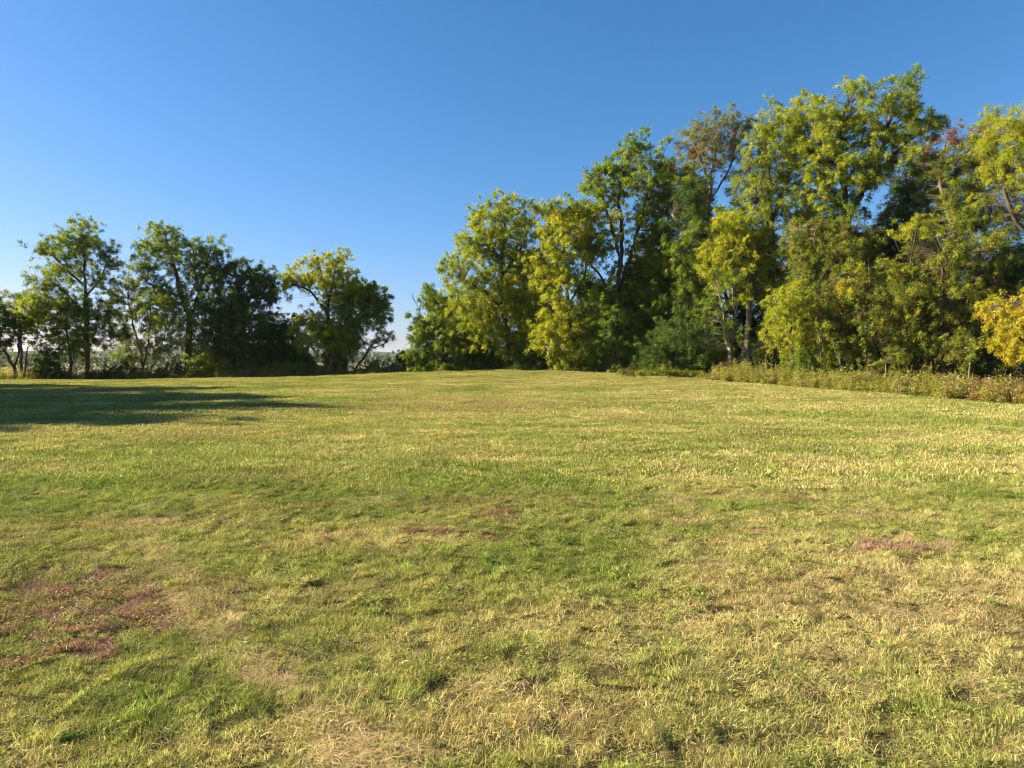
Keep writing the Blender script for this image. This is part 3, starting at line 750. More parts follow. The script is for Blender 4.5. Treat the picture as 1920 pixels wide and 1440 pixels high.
tree('bushy_yellow_tree', 'bushy yellow green tree filling the space under the brown topped tree', 'tree', 34.5, 1772,
     [[(1772, 714), (1770, 650), (1768, 590), (1765, 530), (1770, 480)], [(1770, 620), (1805, 570), (1825, 520)], [(1769, 600), (1730, 555), (1705, 510)]],
     [(1758, 420, 16), (1735, 432, 14), (1745, 452, 18), (1770, 450, 18), (1850, 440, 16), (1870, 432, 12), (1835, 460, 20), (1862, 462, 16), (1715, 430, 16, 'bright'), (1705, 412, 14, 'bright'), (1730, 410, 12, 'bright'), (1800, 478, 22), (1760, 485, 22), (1725, 500, 22), (1700, 520, 22), (1835, 492, 22), (1790, 510, 26), (1745, 525, 26), (1825, 530, 24), (1770, 550, 28), (1715, 555, 26), (1805, 565, 26), (1845, 560, 24), (1740, 585, 26), (1780, 595, 28), (1825, 600, 28), (1700, 590, 24), (1760, 625, 26), (1800, 635, 28), (1840, 640, 26), (1720, 625, 26), (1745, 660, 24), (1785, 670, 24), (1855, 605, 22), (1690, 545, 20)],
     'olive', 1.2, hd=2.2, r_base=0.16, size=0.12, rc=0.33, group=GR)
tree('leafy_tree', 'olive green leafy tree standing between vine covered tree and bushy yellow tree', 'tree', 36, 1640,
     [[(1640, 712), (1640, 650), (1636, 590), (1632, 530), (1630, 480)], [(1638, 620), (1665, 580), (1680, 540)], [(1637, 610), (1610, 570), (1600, 530)]],
     [(1635, 505, 18), (1660, 495, 20), (1615, 530, 22), (1645, 535, 24), (1675, 545, 22), (1600, 560, 22), (1630, 570, 26), (1662, 580, 26), (1690, 575, 20), (1595, 595, 24), (1628, 610, 28), (1662, 620, 26), (1600, 635, 26), (1640, 650, 26), (1680, 655, 24), (1610, 670, 22), (1695, 630, 22), (1660, 685, 20), (1690, 690, 20), (1590, 500, 18, 'yellow'), (1575, 540, 16, 'orange', 0.8)],
     'olive', 1.15, hd=2.0, r_base=0.15, size=0.12, rc=0.34, group=GR)
tree('young_tree', 'young bright yellow tree with drooping leaf sprays beneath the vine covered tree', 'tree', 37, 1482,
     [[(1484, 710), (1484, 650), (1482, 600), (1480, 550)], [(1484, 640), (1505, 600), (1515, 570)], [(1484, 640), (1462, 600), (1455, 570)]],
     [(1478, 545, 18), (1495, 555, 18), (1462, 560, 18), (1475, 575, 22), (1500, 585, 20), (1455, 585, 16), (1465, 605, 20), (1485, 612, 22), (1512, 615, 20), (1450, 625, 14), (1470, 635, 16), (1500, 640, 22), (1530, 630, 20), (1490, 665, 20, 'green'), (1520, 665, 22, 'green'), (1545, 655, 20), (1500, 690, 18, 'green'), (1540, 685, 18, 'green')],
     'bright', 0.95, hd=1.7, r_base=0.09, size=0.125, rc=0.32, group=GR)
tree('orange_tree', 'orange and gold leaved tree at the near end of the wood', 'tree', 29.5, 1930,
     [[(1935, 718), (1932, 660), (1925, 610), (1920, 570)], [(1930, 650), (1900, 610), (1880, 580)], [(1932, 650), (1960, 600), (1970, 560)]],
     [(1915, 552, 14), (1895, 560, 14), (1875, 568, 14), (1865, 585, 12), (1888, 585, 18), (1912, 580, 18), (1935, 570, 18), (1880, 610, 18), (1905, 610, 20), (1930, 605, 20), (1890, 635, 16), (1915, 640, 18), (1940, 640, 20), (1905, 662, 14), (1960, 590, 22), (1965, 630, 22), (1985, 600, 20), (1930, 665, 14), (1955, 665, 18)],
     'orange', 1.1, hd=1.5, r_base=0.1, size=0.115, rc=0.27, group=GR)
tree('spreading_tree', 'low dark tree behind the orange and gold leaved tree', 'tree', 33.5, 1885,
     [[(1888, 716), (1886, 660), (1880, 600), (1875, 540)], [(1886, 650), (1910, 600), (1925, 560)], [(1886, 660), (1860, 630), (1850, 600)]],
     [(1885, 470, 18), (1905, 480, 20), (1925, 470, 20), (1875, 500, 20), (1900, 510, 22), (1930, 515, 24), (1870, 540, 20), (1895, 545, 22), (1860, 640, 22), (1885, 650, 24), (1860, 680, 24), (1895, 685, 24), (1925, 690, 24), (1830, 690, 22), (1870, 705, 18), (1910, 710, 18), (1955, 700, 24), (1960, 500, 24), (1940, 540, 24)],
     'dark', 1.2, hd=1.8, r_base=0.12, size=0.12, rc=0.33, group=GR)

GU = 'shaded bushes under the front trees of the wood'
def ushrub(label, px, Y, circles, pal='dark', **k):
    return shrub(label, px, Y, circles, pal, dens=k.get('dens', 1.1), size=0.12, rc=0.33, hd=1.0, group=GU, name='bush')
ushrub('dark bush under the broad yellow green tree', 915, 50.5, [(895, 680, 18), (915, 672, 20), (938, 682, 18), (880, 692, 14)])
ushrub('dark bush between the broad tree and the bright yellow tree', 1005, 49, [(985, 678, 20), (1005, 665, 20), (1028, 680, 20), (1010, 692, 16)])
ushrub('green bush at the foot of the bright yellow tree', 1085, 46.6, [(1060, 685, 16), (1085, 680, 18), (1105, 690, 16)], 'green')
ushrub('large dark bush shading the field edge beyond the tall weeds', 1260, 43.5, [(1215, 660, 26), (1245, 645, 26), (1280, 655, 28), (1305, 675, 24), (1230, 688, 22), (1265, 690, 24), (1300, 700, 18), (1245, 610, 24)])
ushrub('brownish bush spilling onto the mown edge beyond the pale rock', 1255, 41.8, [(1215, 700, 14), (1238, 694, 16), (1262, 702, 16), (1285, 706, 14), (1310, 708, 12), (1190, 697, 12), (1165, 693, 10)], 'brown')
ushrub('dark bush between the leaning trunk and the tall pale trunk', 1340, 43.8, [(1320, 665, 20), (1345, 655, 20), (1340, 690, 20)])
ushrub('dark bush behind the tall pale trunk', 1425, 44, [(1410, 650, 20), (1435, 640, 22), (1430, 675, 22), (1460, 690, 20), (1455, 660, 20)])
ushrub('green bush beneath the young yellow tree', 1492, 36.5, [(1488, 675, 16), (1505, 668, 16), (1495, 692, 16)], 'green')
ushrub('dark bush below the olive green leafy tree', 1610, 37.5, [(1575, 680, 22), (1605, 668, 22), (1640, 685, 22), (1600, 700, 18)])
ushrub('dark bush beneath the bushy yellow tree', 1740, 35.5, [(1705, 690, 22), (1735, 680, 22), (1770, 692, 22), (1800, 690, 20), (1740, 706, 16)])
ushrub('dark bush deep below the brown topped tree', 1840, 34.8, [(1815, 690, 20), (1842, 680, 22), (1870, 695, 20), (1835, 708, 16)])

# trees deeper in the wood that close the view between the front trunks
GB = 'shaded trees deep inside the wood'
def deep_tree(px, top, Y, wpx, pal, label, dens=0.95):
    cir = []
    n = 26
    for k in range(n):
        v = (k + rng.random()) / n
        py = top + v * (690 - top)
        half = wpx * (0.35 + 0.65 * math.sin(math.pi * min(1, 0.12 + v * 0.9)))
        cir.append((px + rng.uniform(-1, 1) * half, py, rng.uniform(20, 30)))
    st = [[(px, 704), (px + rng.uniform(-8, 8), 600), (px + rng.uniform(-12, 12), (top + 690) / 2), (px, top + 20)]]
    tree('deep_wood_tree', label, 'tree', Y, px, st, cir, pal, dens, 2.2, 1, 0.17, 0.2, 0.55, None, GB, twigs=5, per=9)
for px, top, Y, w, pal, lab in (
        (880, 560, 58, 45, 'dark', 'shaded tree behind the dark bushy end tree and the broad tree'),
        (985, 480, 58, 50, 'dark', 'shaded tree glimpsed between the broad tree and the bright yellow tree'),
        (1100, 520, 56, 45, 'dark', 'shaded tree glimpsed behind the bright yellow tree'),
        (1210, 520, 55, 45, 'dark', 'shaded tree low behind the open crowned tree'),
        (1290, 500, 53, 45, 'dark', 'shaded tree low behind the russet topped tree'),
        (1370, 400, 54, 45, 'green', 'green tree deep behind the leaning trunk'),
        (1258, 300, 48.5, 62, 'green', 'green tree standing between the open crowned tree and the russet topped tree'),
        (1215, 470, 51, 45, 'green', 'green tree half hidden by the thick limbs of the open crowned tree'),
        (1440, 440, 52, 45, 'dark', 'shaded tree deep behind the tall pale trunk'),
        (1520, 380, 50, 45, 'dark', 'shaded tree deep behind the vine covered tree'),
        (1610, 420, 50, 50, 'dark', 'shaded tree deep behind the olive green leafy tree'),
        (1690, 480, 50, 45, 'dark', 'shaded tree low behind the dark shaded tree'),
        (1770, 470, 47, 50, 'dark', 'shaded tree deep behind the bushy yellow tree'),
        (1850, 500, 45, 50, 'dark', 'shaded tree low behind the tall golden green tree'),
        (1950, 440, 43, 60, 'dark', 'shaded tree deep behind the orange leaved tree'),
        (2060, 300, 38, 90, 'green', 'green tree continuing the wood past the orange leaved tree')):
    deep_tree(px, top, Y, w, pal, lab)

# trees beside the field, off to the sun side; they throw the long shadow across the lawn
GSH = 'tall trees beside the field that shade the lawn'
def side_tree(x, y, h, w, label):
    root = bpy.data.objects.new('side_tree', None); COL.objects.link(root)
    z = float(height(x, y)); root.location = (x, y, z); tag(root, label, 'tree', GSH)
    n = int(46 * (h / 12))
    cen = []; outs = []
    for k in range(n):
        v = rng.random() ** 0.8
        rr = w * math.sqrt(rng.random()) * math.sin(math.pi * (0.15 + 0.8 * (1 - v)) ) ** 0.7
        a = rng.random() * 2 * math.pi
        c = np.array([rr * math.cos(a), rr * math.sin(a), h * (0.22 + 0.76 * v)])
        q = c + rng.normal(0, 0.55, (14, 3)); cen.append(q); outs.append(norm(q - np.array([0, 0, h * 0.5])))
    cen = np.concatenate(cen); outs = np.concatenate(outs)
    stem = np.array([[0, 0, -0.1], [0.1, 0, h * 0.3], [-0.1, 0.1, h * 0.6], [0, 0, h * 0.88]])
    paths, NA, rad = grow([stem], cen, 0.24); flare(paths, 0)
    V, F = tube_arrays(paths, lambda r: 8 if r > 0.08 else (5 if r > 0.025 else 3))
    mesh_obj('trunk', V, F, 4, BARK, root, smooth=True)
    v, f, c = leaves(cen, outs, 0.55, 0.25, PAL['green'], 5, 9)
    mesh_obj('crown', v, f, 4, LEAF, root, attrs={'col': ('FLOAT_COLOR', c)})
    return root
for k, (x, y, h, w) in enumerate(((-35.9, 29.8, 13.4, 2.6), (-35.2, 25.6, 13.3, 2.8), (-35.4, 20.8, 13.2, 2.9), (-37.6, 17.4, 12.4, 2.6), (-39.5, 36.8, 11.6, 2.5), (-41, 32, 13.8, 3.0), (-42, 27, 14, 3.2), (-42.5, 21.5, 14, 3.2), (-48, 41.5, 11.5, 3.0), (-50, 36, 13, 3.2))):
    side_tree(x, y, h, w, 'tall green tree beside the field shading the lawn')

# ------------------------------------------------------------------ tall weeds along the wood edge (nobody could count them)
WPAL = [((0.24, 0.29, 0.040), 5), ((0.33, 0.33, 0.06), 4), ((0.15, 0.21, 0.03), 4), ((0.30, 0.20, 0.07), 1.6), ((0.42, 0.38, 0.22), 1.6), ((0.22, 0.10, 0.05), 0.6)]
def weeds():
    V = []; F = []; C = []; b = 0
    cols = np.array([c for c, w in WPAL]); wt = np.array([w for c, w in WPAL]); wt = wt / wt.sum()
    plants = []
    # (px range, number, height range, depth behind the edge)
    for p0, p1, n, h0, h1, dep in ((1335, 1480, 520, 0.7, 1.25, 2.6), (1480, 1700, 900, 0.65, 1.15, 2.8), (1700, 1930, 900, 0.6, 1.05, 2.6), (1930, 2200, 500, 0.6, 1.1, 2.4),
                                   (940, 1180, 420, 0.35, 0.75, 2.2), (1180, 1335, 150, 0.3, 0.6, 1.2), (640, 940, 420, 0.4, 1.0, 1.8), (-150, 640, 1500, 0.5, 1.5, 2.4)):
        px = rng.uniform(p0, p1, n)
        ey = np.interp(px, E_PX, E_Y)
        d = rng.random(n) ** 0.8 * dep
        Y = ey + d + 0.25 * np.sin(px * 0.07) + 0.15 * np.sin(px * 0.23)
        X = (px - 960) / FPX * Y
        hh = rng.uniform(h0, h1, n) * (0.38 + 0.36 * np.clip(d / 1.2, 0, 1)) * (0.75 + 0.5 * vnoise(X * 2.2, Y * 2.2, 77)) * rng.uniform(0.65, 1.2, n) * np.where(rng.random(n) < 0.12, 1.45, 1.0)
        shade = rng.random(n)
        for k in range(n):
            plants.append((X[k], Y[k], hh[k], px[k]))
    for (x, y, h, px) in plants:
        z = float(height(x, y)) - 0.02
        brown = np.clip((px - 1700) / 220, 0, 1) if px > 1340 else 0.2
        ns = 2
        for s in range(ns):
            lean = rng.normal(0, 0.16, 2)
            pts_t = np.array([0, 0.5, 1.0])
            hx = h * rng.uniform(0.75, 1.1)
            pts = np.stack([x + lean[0] * hx * pts_t ** 1.6, y + lean[1] * hx * pts_t ** 1.6, z + hx * pts_t], 1)
            w = 0.008
            sc_ = np.array([0.16, 0.12, 0.06]) * rng.uniform(0.6, 1.4)
            dirx = np.array([math.cos(rng.random() * 6.28), math.sin(rng.random() * 6.28), 0]) * w
            vv = np.concatenate([pts - dirx, pts + dirx]); V.append(vv); C.append(np.repeat(sc_[None], 6, 0))
            F.append(np.array([[0, 1, 4, 3], [1, 2, 5, 4]]) + b); b += 6
            m = int(10 + h * 22)
            t = rng.random(m) ** 0.7
            p = np.stack([x + lean[0] * hx * t ** 1.6, y + lean[1] * hx * t ** 1.6, z + hx * t], 1) + rng.normal(0, 0.05, (m, 3)) * np.array([1, 1, 0.5])
            az = rng.random(m) * 6.283
            a = norm(np.stack([np.cos(az), np.sin(az), rng.normal(0.25, 0.5, m)], 1))
            nrm = norm(np.array([0, 0, 0.7]) + rng.normal(0, 0.6, (m, 3)))
            sd = norm(np.cross(a, nrm))
            l = rng.uniform(0.05, 0.12, (m, 1)); wd = l * rng.uniform(0.22, 0.5, (m, 1))
            q = np.stack([p, p + a * l * 0.45 + sd * wd * 0.5, p + a * l - np.array([0, 0, 0.02]), p + a * l * 0.45 - sd * wd * 0.5], 1).reshape(-1, 3)
            wts = wt.copy(); wts[3] += brown * 0.5; wts[5] += brown * 0.25; wts[1] += 0.15; wts /= wts.sum()
            ci = rng.choice(len(cols), m, p=wts) if rng.random() < 0.25 else np.full(m, rng.choice(len(cols), p=wts))
            c = cols[ci] * rng.uniform(0.7, 1.3, (m, 1))
            V.append(q); C.append(np.repeat(c, 4, 0)); F.append(np.arange(m * 4).reshape(-1, 4) + b); b += m * 4
    o = mesh_obj('weeds', np.concatenate(V), np.concatenate(F), 4, LEAF, attrs={'col': ('FLOAT_COLOR', np.concatenate(C))})
    tag(o, 'tall dry goldenrod and weeds along the unmown edge of the field', kind='stuff')
weeds()

# ------------------------------------------------------------------ saplings, posts, branch and stone at the wood edge
GP = 'pale thin saplings in front of the dark wood'
def sapling(px, Y, top, lean, bark, pal, label):
    mid = (706 + top) / 2
    st = [[(px, 712), (px + lean * 0.3, mid), (px + lean, top)], [(px + lean * 0.3, mid), (px + lean * 0.2 - 10, top + 12)]]
    cir = [(px + lean, top + 4, 9), (px + lean * 0.8 + 8, top + 22, 9), (px + lean * 0.2 - 8, top + 20, 9), (px + lean * 0.3, mid, 8)]
    tree('sapling', label, 'sapling', Y, px, st, cir, pal, 0.5, 0.5, 1, 0.035, 0.12, 0.3, bark, GP, twigs=4, per=8)
sapling(1536, 35.5, 600, 6, BARK_PALE, 'ygreen', 'straight pale sapling below the vine covered tree')
sapling(1574, 35.0, 640, -4, BARK_PALE, 'brown', 'short brownish sapling behind the tall weeds under the vine covered tree')
sapling(1655, 33.8, 650, 30, BARK_PALE, 'ygreen', 'bent thin sapling arching before the olive green leafy tree')
sapling(1120, 46.4, 640, -8, BARK, 'green', 'thin dark sapling beside the bright yellow tree')
sapling(1390, 40.5, 610, 10, BARK_PALE, 'ygreen', 'thin pale sapling touching the tall pale trunk')
sapling(1245, 43.0, 620, -6, BARK, 'green', 'thin dark sapling in front of the large dark bush')
sapling(1440, 39.5, 630, -10, BARK_PALE, 'yellow', 'leaning thin sapling at the far end of the tall weeds')
sapling(1815, 31.5, 640, 14, BARK_PALE, 'ygreen', 'slender sapling between the two weathered posts')
for px, top, lab in ((1796, 703, 'short weathered grey post at the wood edge below the bushy yellow tree'), (1854, 708, 'weathered post half hidden in weeds near the orange leaved tree')):
    Y = float(np.interp(px, E_PX, E_Y)) + 2.9
    b = P(px, 720, Y); b[2] = float(height(b[0], b[1]))
    r = bpy.data.objects.new('fence_post', None); COL.objects.link(r); r.location = b
    tag(r, lab, 'post', 'weathered posts at the wood edge')
    t = P(px + 1, top, Y) - b
    V, F = tube_arrays([(np.array([[0, 0, -0.1], [0.005, 0, t[2] * 0.5], [t[0] + 0.01, 0, t[2]], [t[0] + 0.01, 0, t[2] + 0.012]]), np.array([0.055, 0.052, 0.05, 0.012]))], lambda q: 8)
    mesh_obj('post_shaft', V, F, 4, DEADWOOD, r)
    wz = t[2] * 0.75
    V, F = tube_arrays([(np.array([[-0.07, -0.056, wz], [0.07, -0.056, wz], [0.075, 0.05, wz + 0.004]]), np.array([0.004, 0.004, 0.004]))], lambda q: 5)
    mesh_obj('wire_loop', V, F, 4, BARK, r)
fb = bpy.data.objects.new('fallen_branch', None); COL.objects.link(fb)
fo = P(1165, 690, 45.9); fo[2] = float(height(fo[0], fo[1])); fb.location = fo
tag(fb, 'pale bare fallen branch propped in the weeds beside the open crowned tree', 'branch')
limb_part(fb, fo, 45.9, [[(1125, 682), (1142, 669), (1160, 667), (1180, 669), (1192, 682), (1196, 692)]], DEADWOOD, 'main_limb', 0.05)
limb_part(fb, fo, 45.9, [[(1158, 667), (1150, 676), (1146, 688)]], DEADWOOD, 'side_twig', 0.025)
limb_part(fb, fo, 45.9, [[(1178, 669), (1186, 664), (1192, 662)]], DEADWOOD, 'side_twig', 0.025)
def stone(px, py, size, label):
    g = ground_at(px, py)
    n = 14; V = []; F = []
    for i in range(n // 2 + 1):
        a = math.pi * i / (n // 2)
        for j in range(n):
            t = 2 * math.pi * j / n
            d = np.array([math.sin(a) * math.cos(t), math.sin(a) * math.sin(t), math.cos(a)])
            k = 1 + 0.35 * (vnoise(d[0] * 2 + 9, d[1] * 2 + d[2] * 3, 5) - 0.5) + 0.2 * (vnoise(d[0] * 5, d[1] * 5 + d[2] * 4, 6) - 0.5)
            V.append(d * k * size * np.array([1.5, 1.0, 0.75]))
    for i in range(n // 2):
        for j in range(n):
            F.append([i * n + j, i * n + (j + 1) % n, (i + 1) * n + (j + 1) % n, (i + 1) * n + j])
    o = mesh_obj('rock', np.array(V), np.array(F), 4, STONE); o.location = (g[0], g[1], g[2] + size * 0.35)
    tag(o, label, 'rock')
stone(1333, 716, 0.10, 'pale rock lying at the near end of the tall weed strip by the lawn')

# ------------------------------------------------------------------ broad leaved weeds standing out of the mown grass
GW = 'broad leaved weeds in the lawn'
def rosette(px, py, n, size, cols, label, upright=0.5):
    g = ground_at(px, py)
    r = bpy.data.objects.new('broadleaf_weed', None); COL.objects.link(r)
    r.location = (g[0], g[1], float(height(g[0], g[1]))); tag(r, label, 'weed', GW)
    for k in range(n):
        az = 2 * math.pi * (k + rng.uniform(-0.3, 0.3)) / n; el = rng.uniform(0.15, 0.9) * upright + 0.12
        L = size * rng.uniform(0.7, 1.25); W = L * rng.uniform(0.38, 0.55)
        d = np.array([math.cos(az), math.sin(az), 0]); s = np.array([-math.sin(az), math.cos(az), 0]); up = np.array([0, 0, 1.0])
        V = []; m = 7
        for i in range(m):
            t = i / (m - 1)
            w = W * math.sin(math.pi * min(1, 0.06 + 0.94 * t ** 0.8)) ** 0.8 * 0.5 * (1 + 0.12 * math.sin(t * 17))
            c = d * L * t * math.cos(el * (1 - 0.7 * t)) + up * (0.02 + L * t * math.sin(el * (1 - 0.6 * t)) )
            V += [c - s * w + up * w * 0.35, c, c + s * w + up * w * 0.35]
        F = []
        for i in range(m - 1):
            for j in range(2):
                F.append([i * 3 + j, i * 3 + j + 1, i * 3 + j + 4, i * 3 + j + 3])
        c = np.array(cols) * rng.uniform(0.8, 1.2)
        mesh_obj('leaf', np.array(V), np.array(F), 4, LEAF, r, attrs={'col': ('FLOAT_COLOR', np.repeat(c[None], len(V), 0))}, smooth=True)
rosette(572, 1098, 5, 0.09, (0.28, 0.32, 0.13), 'pale grey green broad leaved weed alone in the short grass', 0.9)
rosette(462, 1102, 6, 0.08, (0.11, 0.18, 0.03), 'dark green leafy weed just beside the pale broad leaved weed')
rosette(1862, 1138, 8, 0.06, (0.18, 0.28, 0.03), 'bright green leafy weed on the brownish side of the lawn', 0.8)
rosette(1450, 902, 6, 0.11, (0.05, 0.09, 0.025), 'dark weed clump standing alone in the middle of the lawn', 0.9)
rosette(318, 1100, 4, 0.07, (0.28, 0.36, 0.03), 'small bright yellow green weed near the reddish patch')
rosette(110, 1398, 6, 0.045, (0.16, 0.28, 0.03), 'lowest bright green round leaved weed among thick grass')
rosette(920, 1060, 6, 0.09, (0.08, 0.16, 0.03), 'small dark green weed below the reddish patch in the centre')

# ------------------------------------------------------------------ mown grass
def blade_set(kind, n, rad, hmin, hmax, width, seed):
    r = np.random.default_rng(seed)
    a = r.random(n) * 2 * np.pi; q = np.sqrt(r.random(n)) * rad
    root = np.stack([q * np.cos(a), q * np.sin(a), np.zeros(n)], 1)
    az = r.random(n) * 2 * np.pi
    d = np.stack([np.cos(az), np.sin(az), np.zeros(n)], 1)
    h = r.uniform(hmin, hmax, n)[:, None]
    lean = np.clip(np.abs(r.normal(0.85, 0.5, n)), 0, 1.9)[:, None]
    up = np.array([0, 0, 1.0])
    if kind == 'straw':
        root[:, 2] = r.uniform(0.005, 0.05, n)
        L = r.uniform(0.03, 0.10, n)[:, None]
        tilt = r.normal(0, 0.16, n)[:, None]
        p0 = root; p1 = root + d * L * 0.5 + up * (tilt * L * 0.5 + 0.01); p2 = root + d * L + up * tilt * L * 0.7
    else:
        p0 = root; p1 = root + up * h * (0.62 - 0.12 * lean) + d * h * lean * 0.45; p2 = root + up * h * (1 - 0.40 * lean) + d * h * lean * 1.15
    w = (width * r.uniform(0.6, 1.4, n))[:, None]
    saz = az + np.pi / 2 + r.normal(0, 0.7, n)
    s = np.stack([np.cos(saz), np.sin(saz), np.zeros(n)], 1)
    v = np.stack([p0 - s * w * 0.5, p0 + s * w * 0.5, p1 - s * w * 0.45, p1 + s * w * 0.45, p2 - s * w * 0.15, p2 + s * w * 0.15], 1).reshape(-1, 3)
    f = np.array([[0, 1, 3, 2], [2, 3, 5, 4]])[None] + (np.arange(n) * 6)[:, None, None]
    br = r.uniform(0.55, 1.5, (n, 1))
    hue = np.where(r.random((n, 1)) < 0.30, np.array([[1.5, 1.25, 1.7]]), np.where(r.random((n, 1)) < 0.4, np.array([[0.72, 0.95, 0.75]]), np.array([[1.0, 1.0, 1.0]])))
    c = br * hue
    if kind == 'straw': c = br * np.array([[1.0, 1.0, 1.0]])
    return v, f.reshape(-1, 4), np.repeat(c, 6, 0)

def leaf_set(n, rad, size, seed):
    r = np.random.default_rng(seed)
    a = r.random(n) * 2 * np.pi; q = np.sqrt(r.random(n)) * rad
    p = np.stack([q * np.cos(a), q * np.sin(a), r.uniform(0.015, 0.055, n)], 1)
    az = r.random(n) * 6.283
    ax = norm(np.stack([np.cos(az), np.sin(az), r.uniform(-0.2, 0.7, n)], 1))
    nr = norm(np.array([0, 0, 1.0]) + r.normal(0, 0.4, (n, 3)))
    s = norm(np.cross(ax, nr)); nn = np.cross(s, ax)
    l = size * r.uniform(0.6, 1.3, (n, 1)); w = l * 0.6
    v = np.stack([p, p + ax * l * 0.4 + s * w * 0.5 + nn * l * 0.08, p + ax * l, p + ax * l * 0.4 - s * w * 0.5 + nn * l * 0.08], 1).reshape(-1, 3)
    c = np.repeat(r.uniform(0.75, 1.25, (n, 1)) * np.ones((1, 3)), 4, 0)
    return v, np.arange(n * 4).reshape(-1, 4), c

def make_collection(name, protos):
    c = bpy.data.collections.new(name)
    for k, (v, f, col) in enumerate(protos):
        o = mesh_obj('%s_%02d' % (name, k), v, f, 4, BLADE, attrs={'bcol': ('FLOAT_COLOR', np.clip(col, 0, 3))})
        COL.objects.unlink(o); c.objects.link(o)
    return c

protos = []
for k in range(6): protos.append(blade_set('grass', 300, 0.11, 0.012, 0.042, 0.0027, 100 + k))       # 0-5 short turf
for k in range(3): protos.append(blade_set('grass', 90, 0.10, 0.03, 0.075, 0.0042, 200 + k))          # 6-8 taller tufts
for k in range(3): protos.append(blade_set('straw', 150, 0.15, 0, 0, 0.0026, 300 + k))              # 9-11 dry clippings
for k in range(3): protos.append(leaf_set(60, 0.12, 0.019, 400 + k))                                # 12-14 clover and small leaves
for k in range(4): protos.append(blade_set('grass', 520, 0.46, 0.022, 0.062, 0.009, 500 + k))       # 15-18 wide turf, mid distance
for k in range(3): protos.append(blade_set('grass', 620, 0.95, 0.022, 0.065, 0.015, 600 + k))        # 19-21 wide turf, far
GRASS_PROTOS = make_collection('grass_clump', protos)

# patches seen in the lawn: (px, py, half width px, half height px, kind, strength)
PATCH_PX = [(170, 1160, 210, 65, 'red', 1.1), (60, 1215, 150, 50, 'red', 0.8), (60, 1120, 120, 40, 'red', 0.6), (300, 1190, 60, 25, 'red', 0.7), (860, 1005, 75, 14, 'red', 0.8), (625, 1010, 45, 14, 'red', 0.7), (940, 960, 45, 14, 'red', 0.6), (1690, 1032, 95, 20, 'pink', 0.9), (1290, 985, 45, 10, 'red', 0.5),
            (1620, 965, 60, 12, 'red', 0.35), (560, 1040, 60, 14, 'red', 0.35), (470, 1180, 60, 20, 'red', 0.4), (1500, 940, 70, 10, 'red', 0.3), (1420, 1000, 60, 10, 'red', 0.3),
            (265, 990, 26, 8, 'straw', 0.9), (290, 1042, 28, 10, 'straw', 1), (330, 1085, 22, 14, 'straw', 0.8), (350, 1130, 22, 14, 'straw', 0.9), (405, 1175, 26, 16, 'straw', 1), (480, 1250, 36, 24, 'straw', 1.2), (530, 1290, 34, 18, 'straw', 1.1), (570, 1330, 30, 18, 'straw', 0.7), (660, 1400, 70, 30, 'straw', 1.3), (720, 1425, 60, 22, 'straw', 1.2),
            (1590, 1308, 90, 14, 'straw', 1.0), (1268, 1017, 34, 7, 'straw', 0.9), (1250, 945, 70, 10, 'straw', 0.5), (1560, 1240, 70, 18, 'straw', 0.5), (1850, 1290, 110, 40, 'straw', 0.5), (1330, 1060, 60, 12, 'straw', 0.5), (60, 880, 60, 8, 'straw', 0.7), (700, 940, 80, 8, 'straw', 0.4), (1450, 1160, 60, 10, 'straw', 0.5), (1700, 1160, 130, 12, 'straw', 0.4),
            (36, 887, 22, 5, 'brown', 1.2), (1155, 786, 40, 5, 'brown', 0.9), (1240, 795, 60, 4, 'brown', 0.5), (1560, 1090, 330, 24, 'brown', 0.35), (1800, 1150, 160, 30, 'brown', 0.4), (1400, 1140, 120, 14, 'brown', 0.5), (960, 1250, 120, 18, 'brown', 0.3), (860, 760, 260, 14, 'brown', 0.5), (1690, 820, 60, 5, 'brown', 0.6),
            (260, 870, 260, 45, 'green', 0.9), (150, 940, 200, 30, 'green', 0.7), (350, 1010, 90, 30, 'green', 0.7), (600, 850, 180, 30, 'green', 0.5), (1250, 1250, 130, 50, 'green', 0.8), (420, 1330, 260, 60, 'green', 0.5), (950, 1110, 160, 30, 'green', 0.5), (1380, 955, 110, 14, 'green', 0.6), (620, 1250, 120, 30, 'green', 0.3), (700, 1150, 90, 30, 'green', 0.4), (1300, 1380, 140, 40, 'green', 0.5), (470, 725, 60, 5, 'green', 0.8), (1010, 830, 60, 6, 'green', 0.5), (720, 1350, 90, 40, 'green', 0.4)]
PATCHES = []
for (px, py, w, h, kd, st) in PATCH_PX:
    g = ground_at(px, py); g1 = ground_at(px + w, py); g2 = ground_at(px, py - h); g3 = ground_at(px, min(py + h, 1600))
    PATCHES.append((g[0], g[1], (abs(g1[0] - g[0]) + 0.02) * (1.0 if kd == 'straw' else 1), max(0.08, (g2[1] - g3[1]) / 2) * (1.1 if kd == 'straw' else 1), kd, st))

def patch_masks(x, y):
    wob = 0.55 * (fbm(x * 3.1, y * 3.1, 51, 3) - 0.5) * 2
    out = {k: np.zeros(len(x)) for k in ('red', 'pink', 'straw', 'brown', 'green')}
    for (cx, cy, rx, ry, kd, st) in PATCHES:
        d = np.sqrt(((x - cx) / rx) ** 2 + ((y - cy) / ry) ** 2) + wob
        out[kd] = np.maximum(out[kd], st * (1 - sstep(0.35, 1.35, d)))
    return out

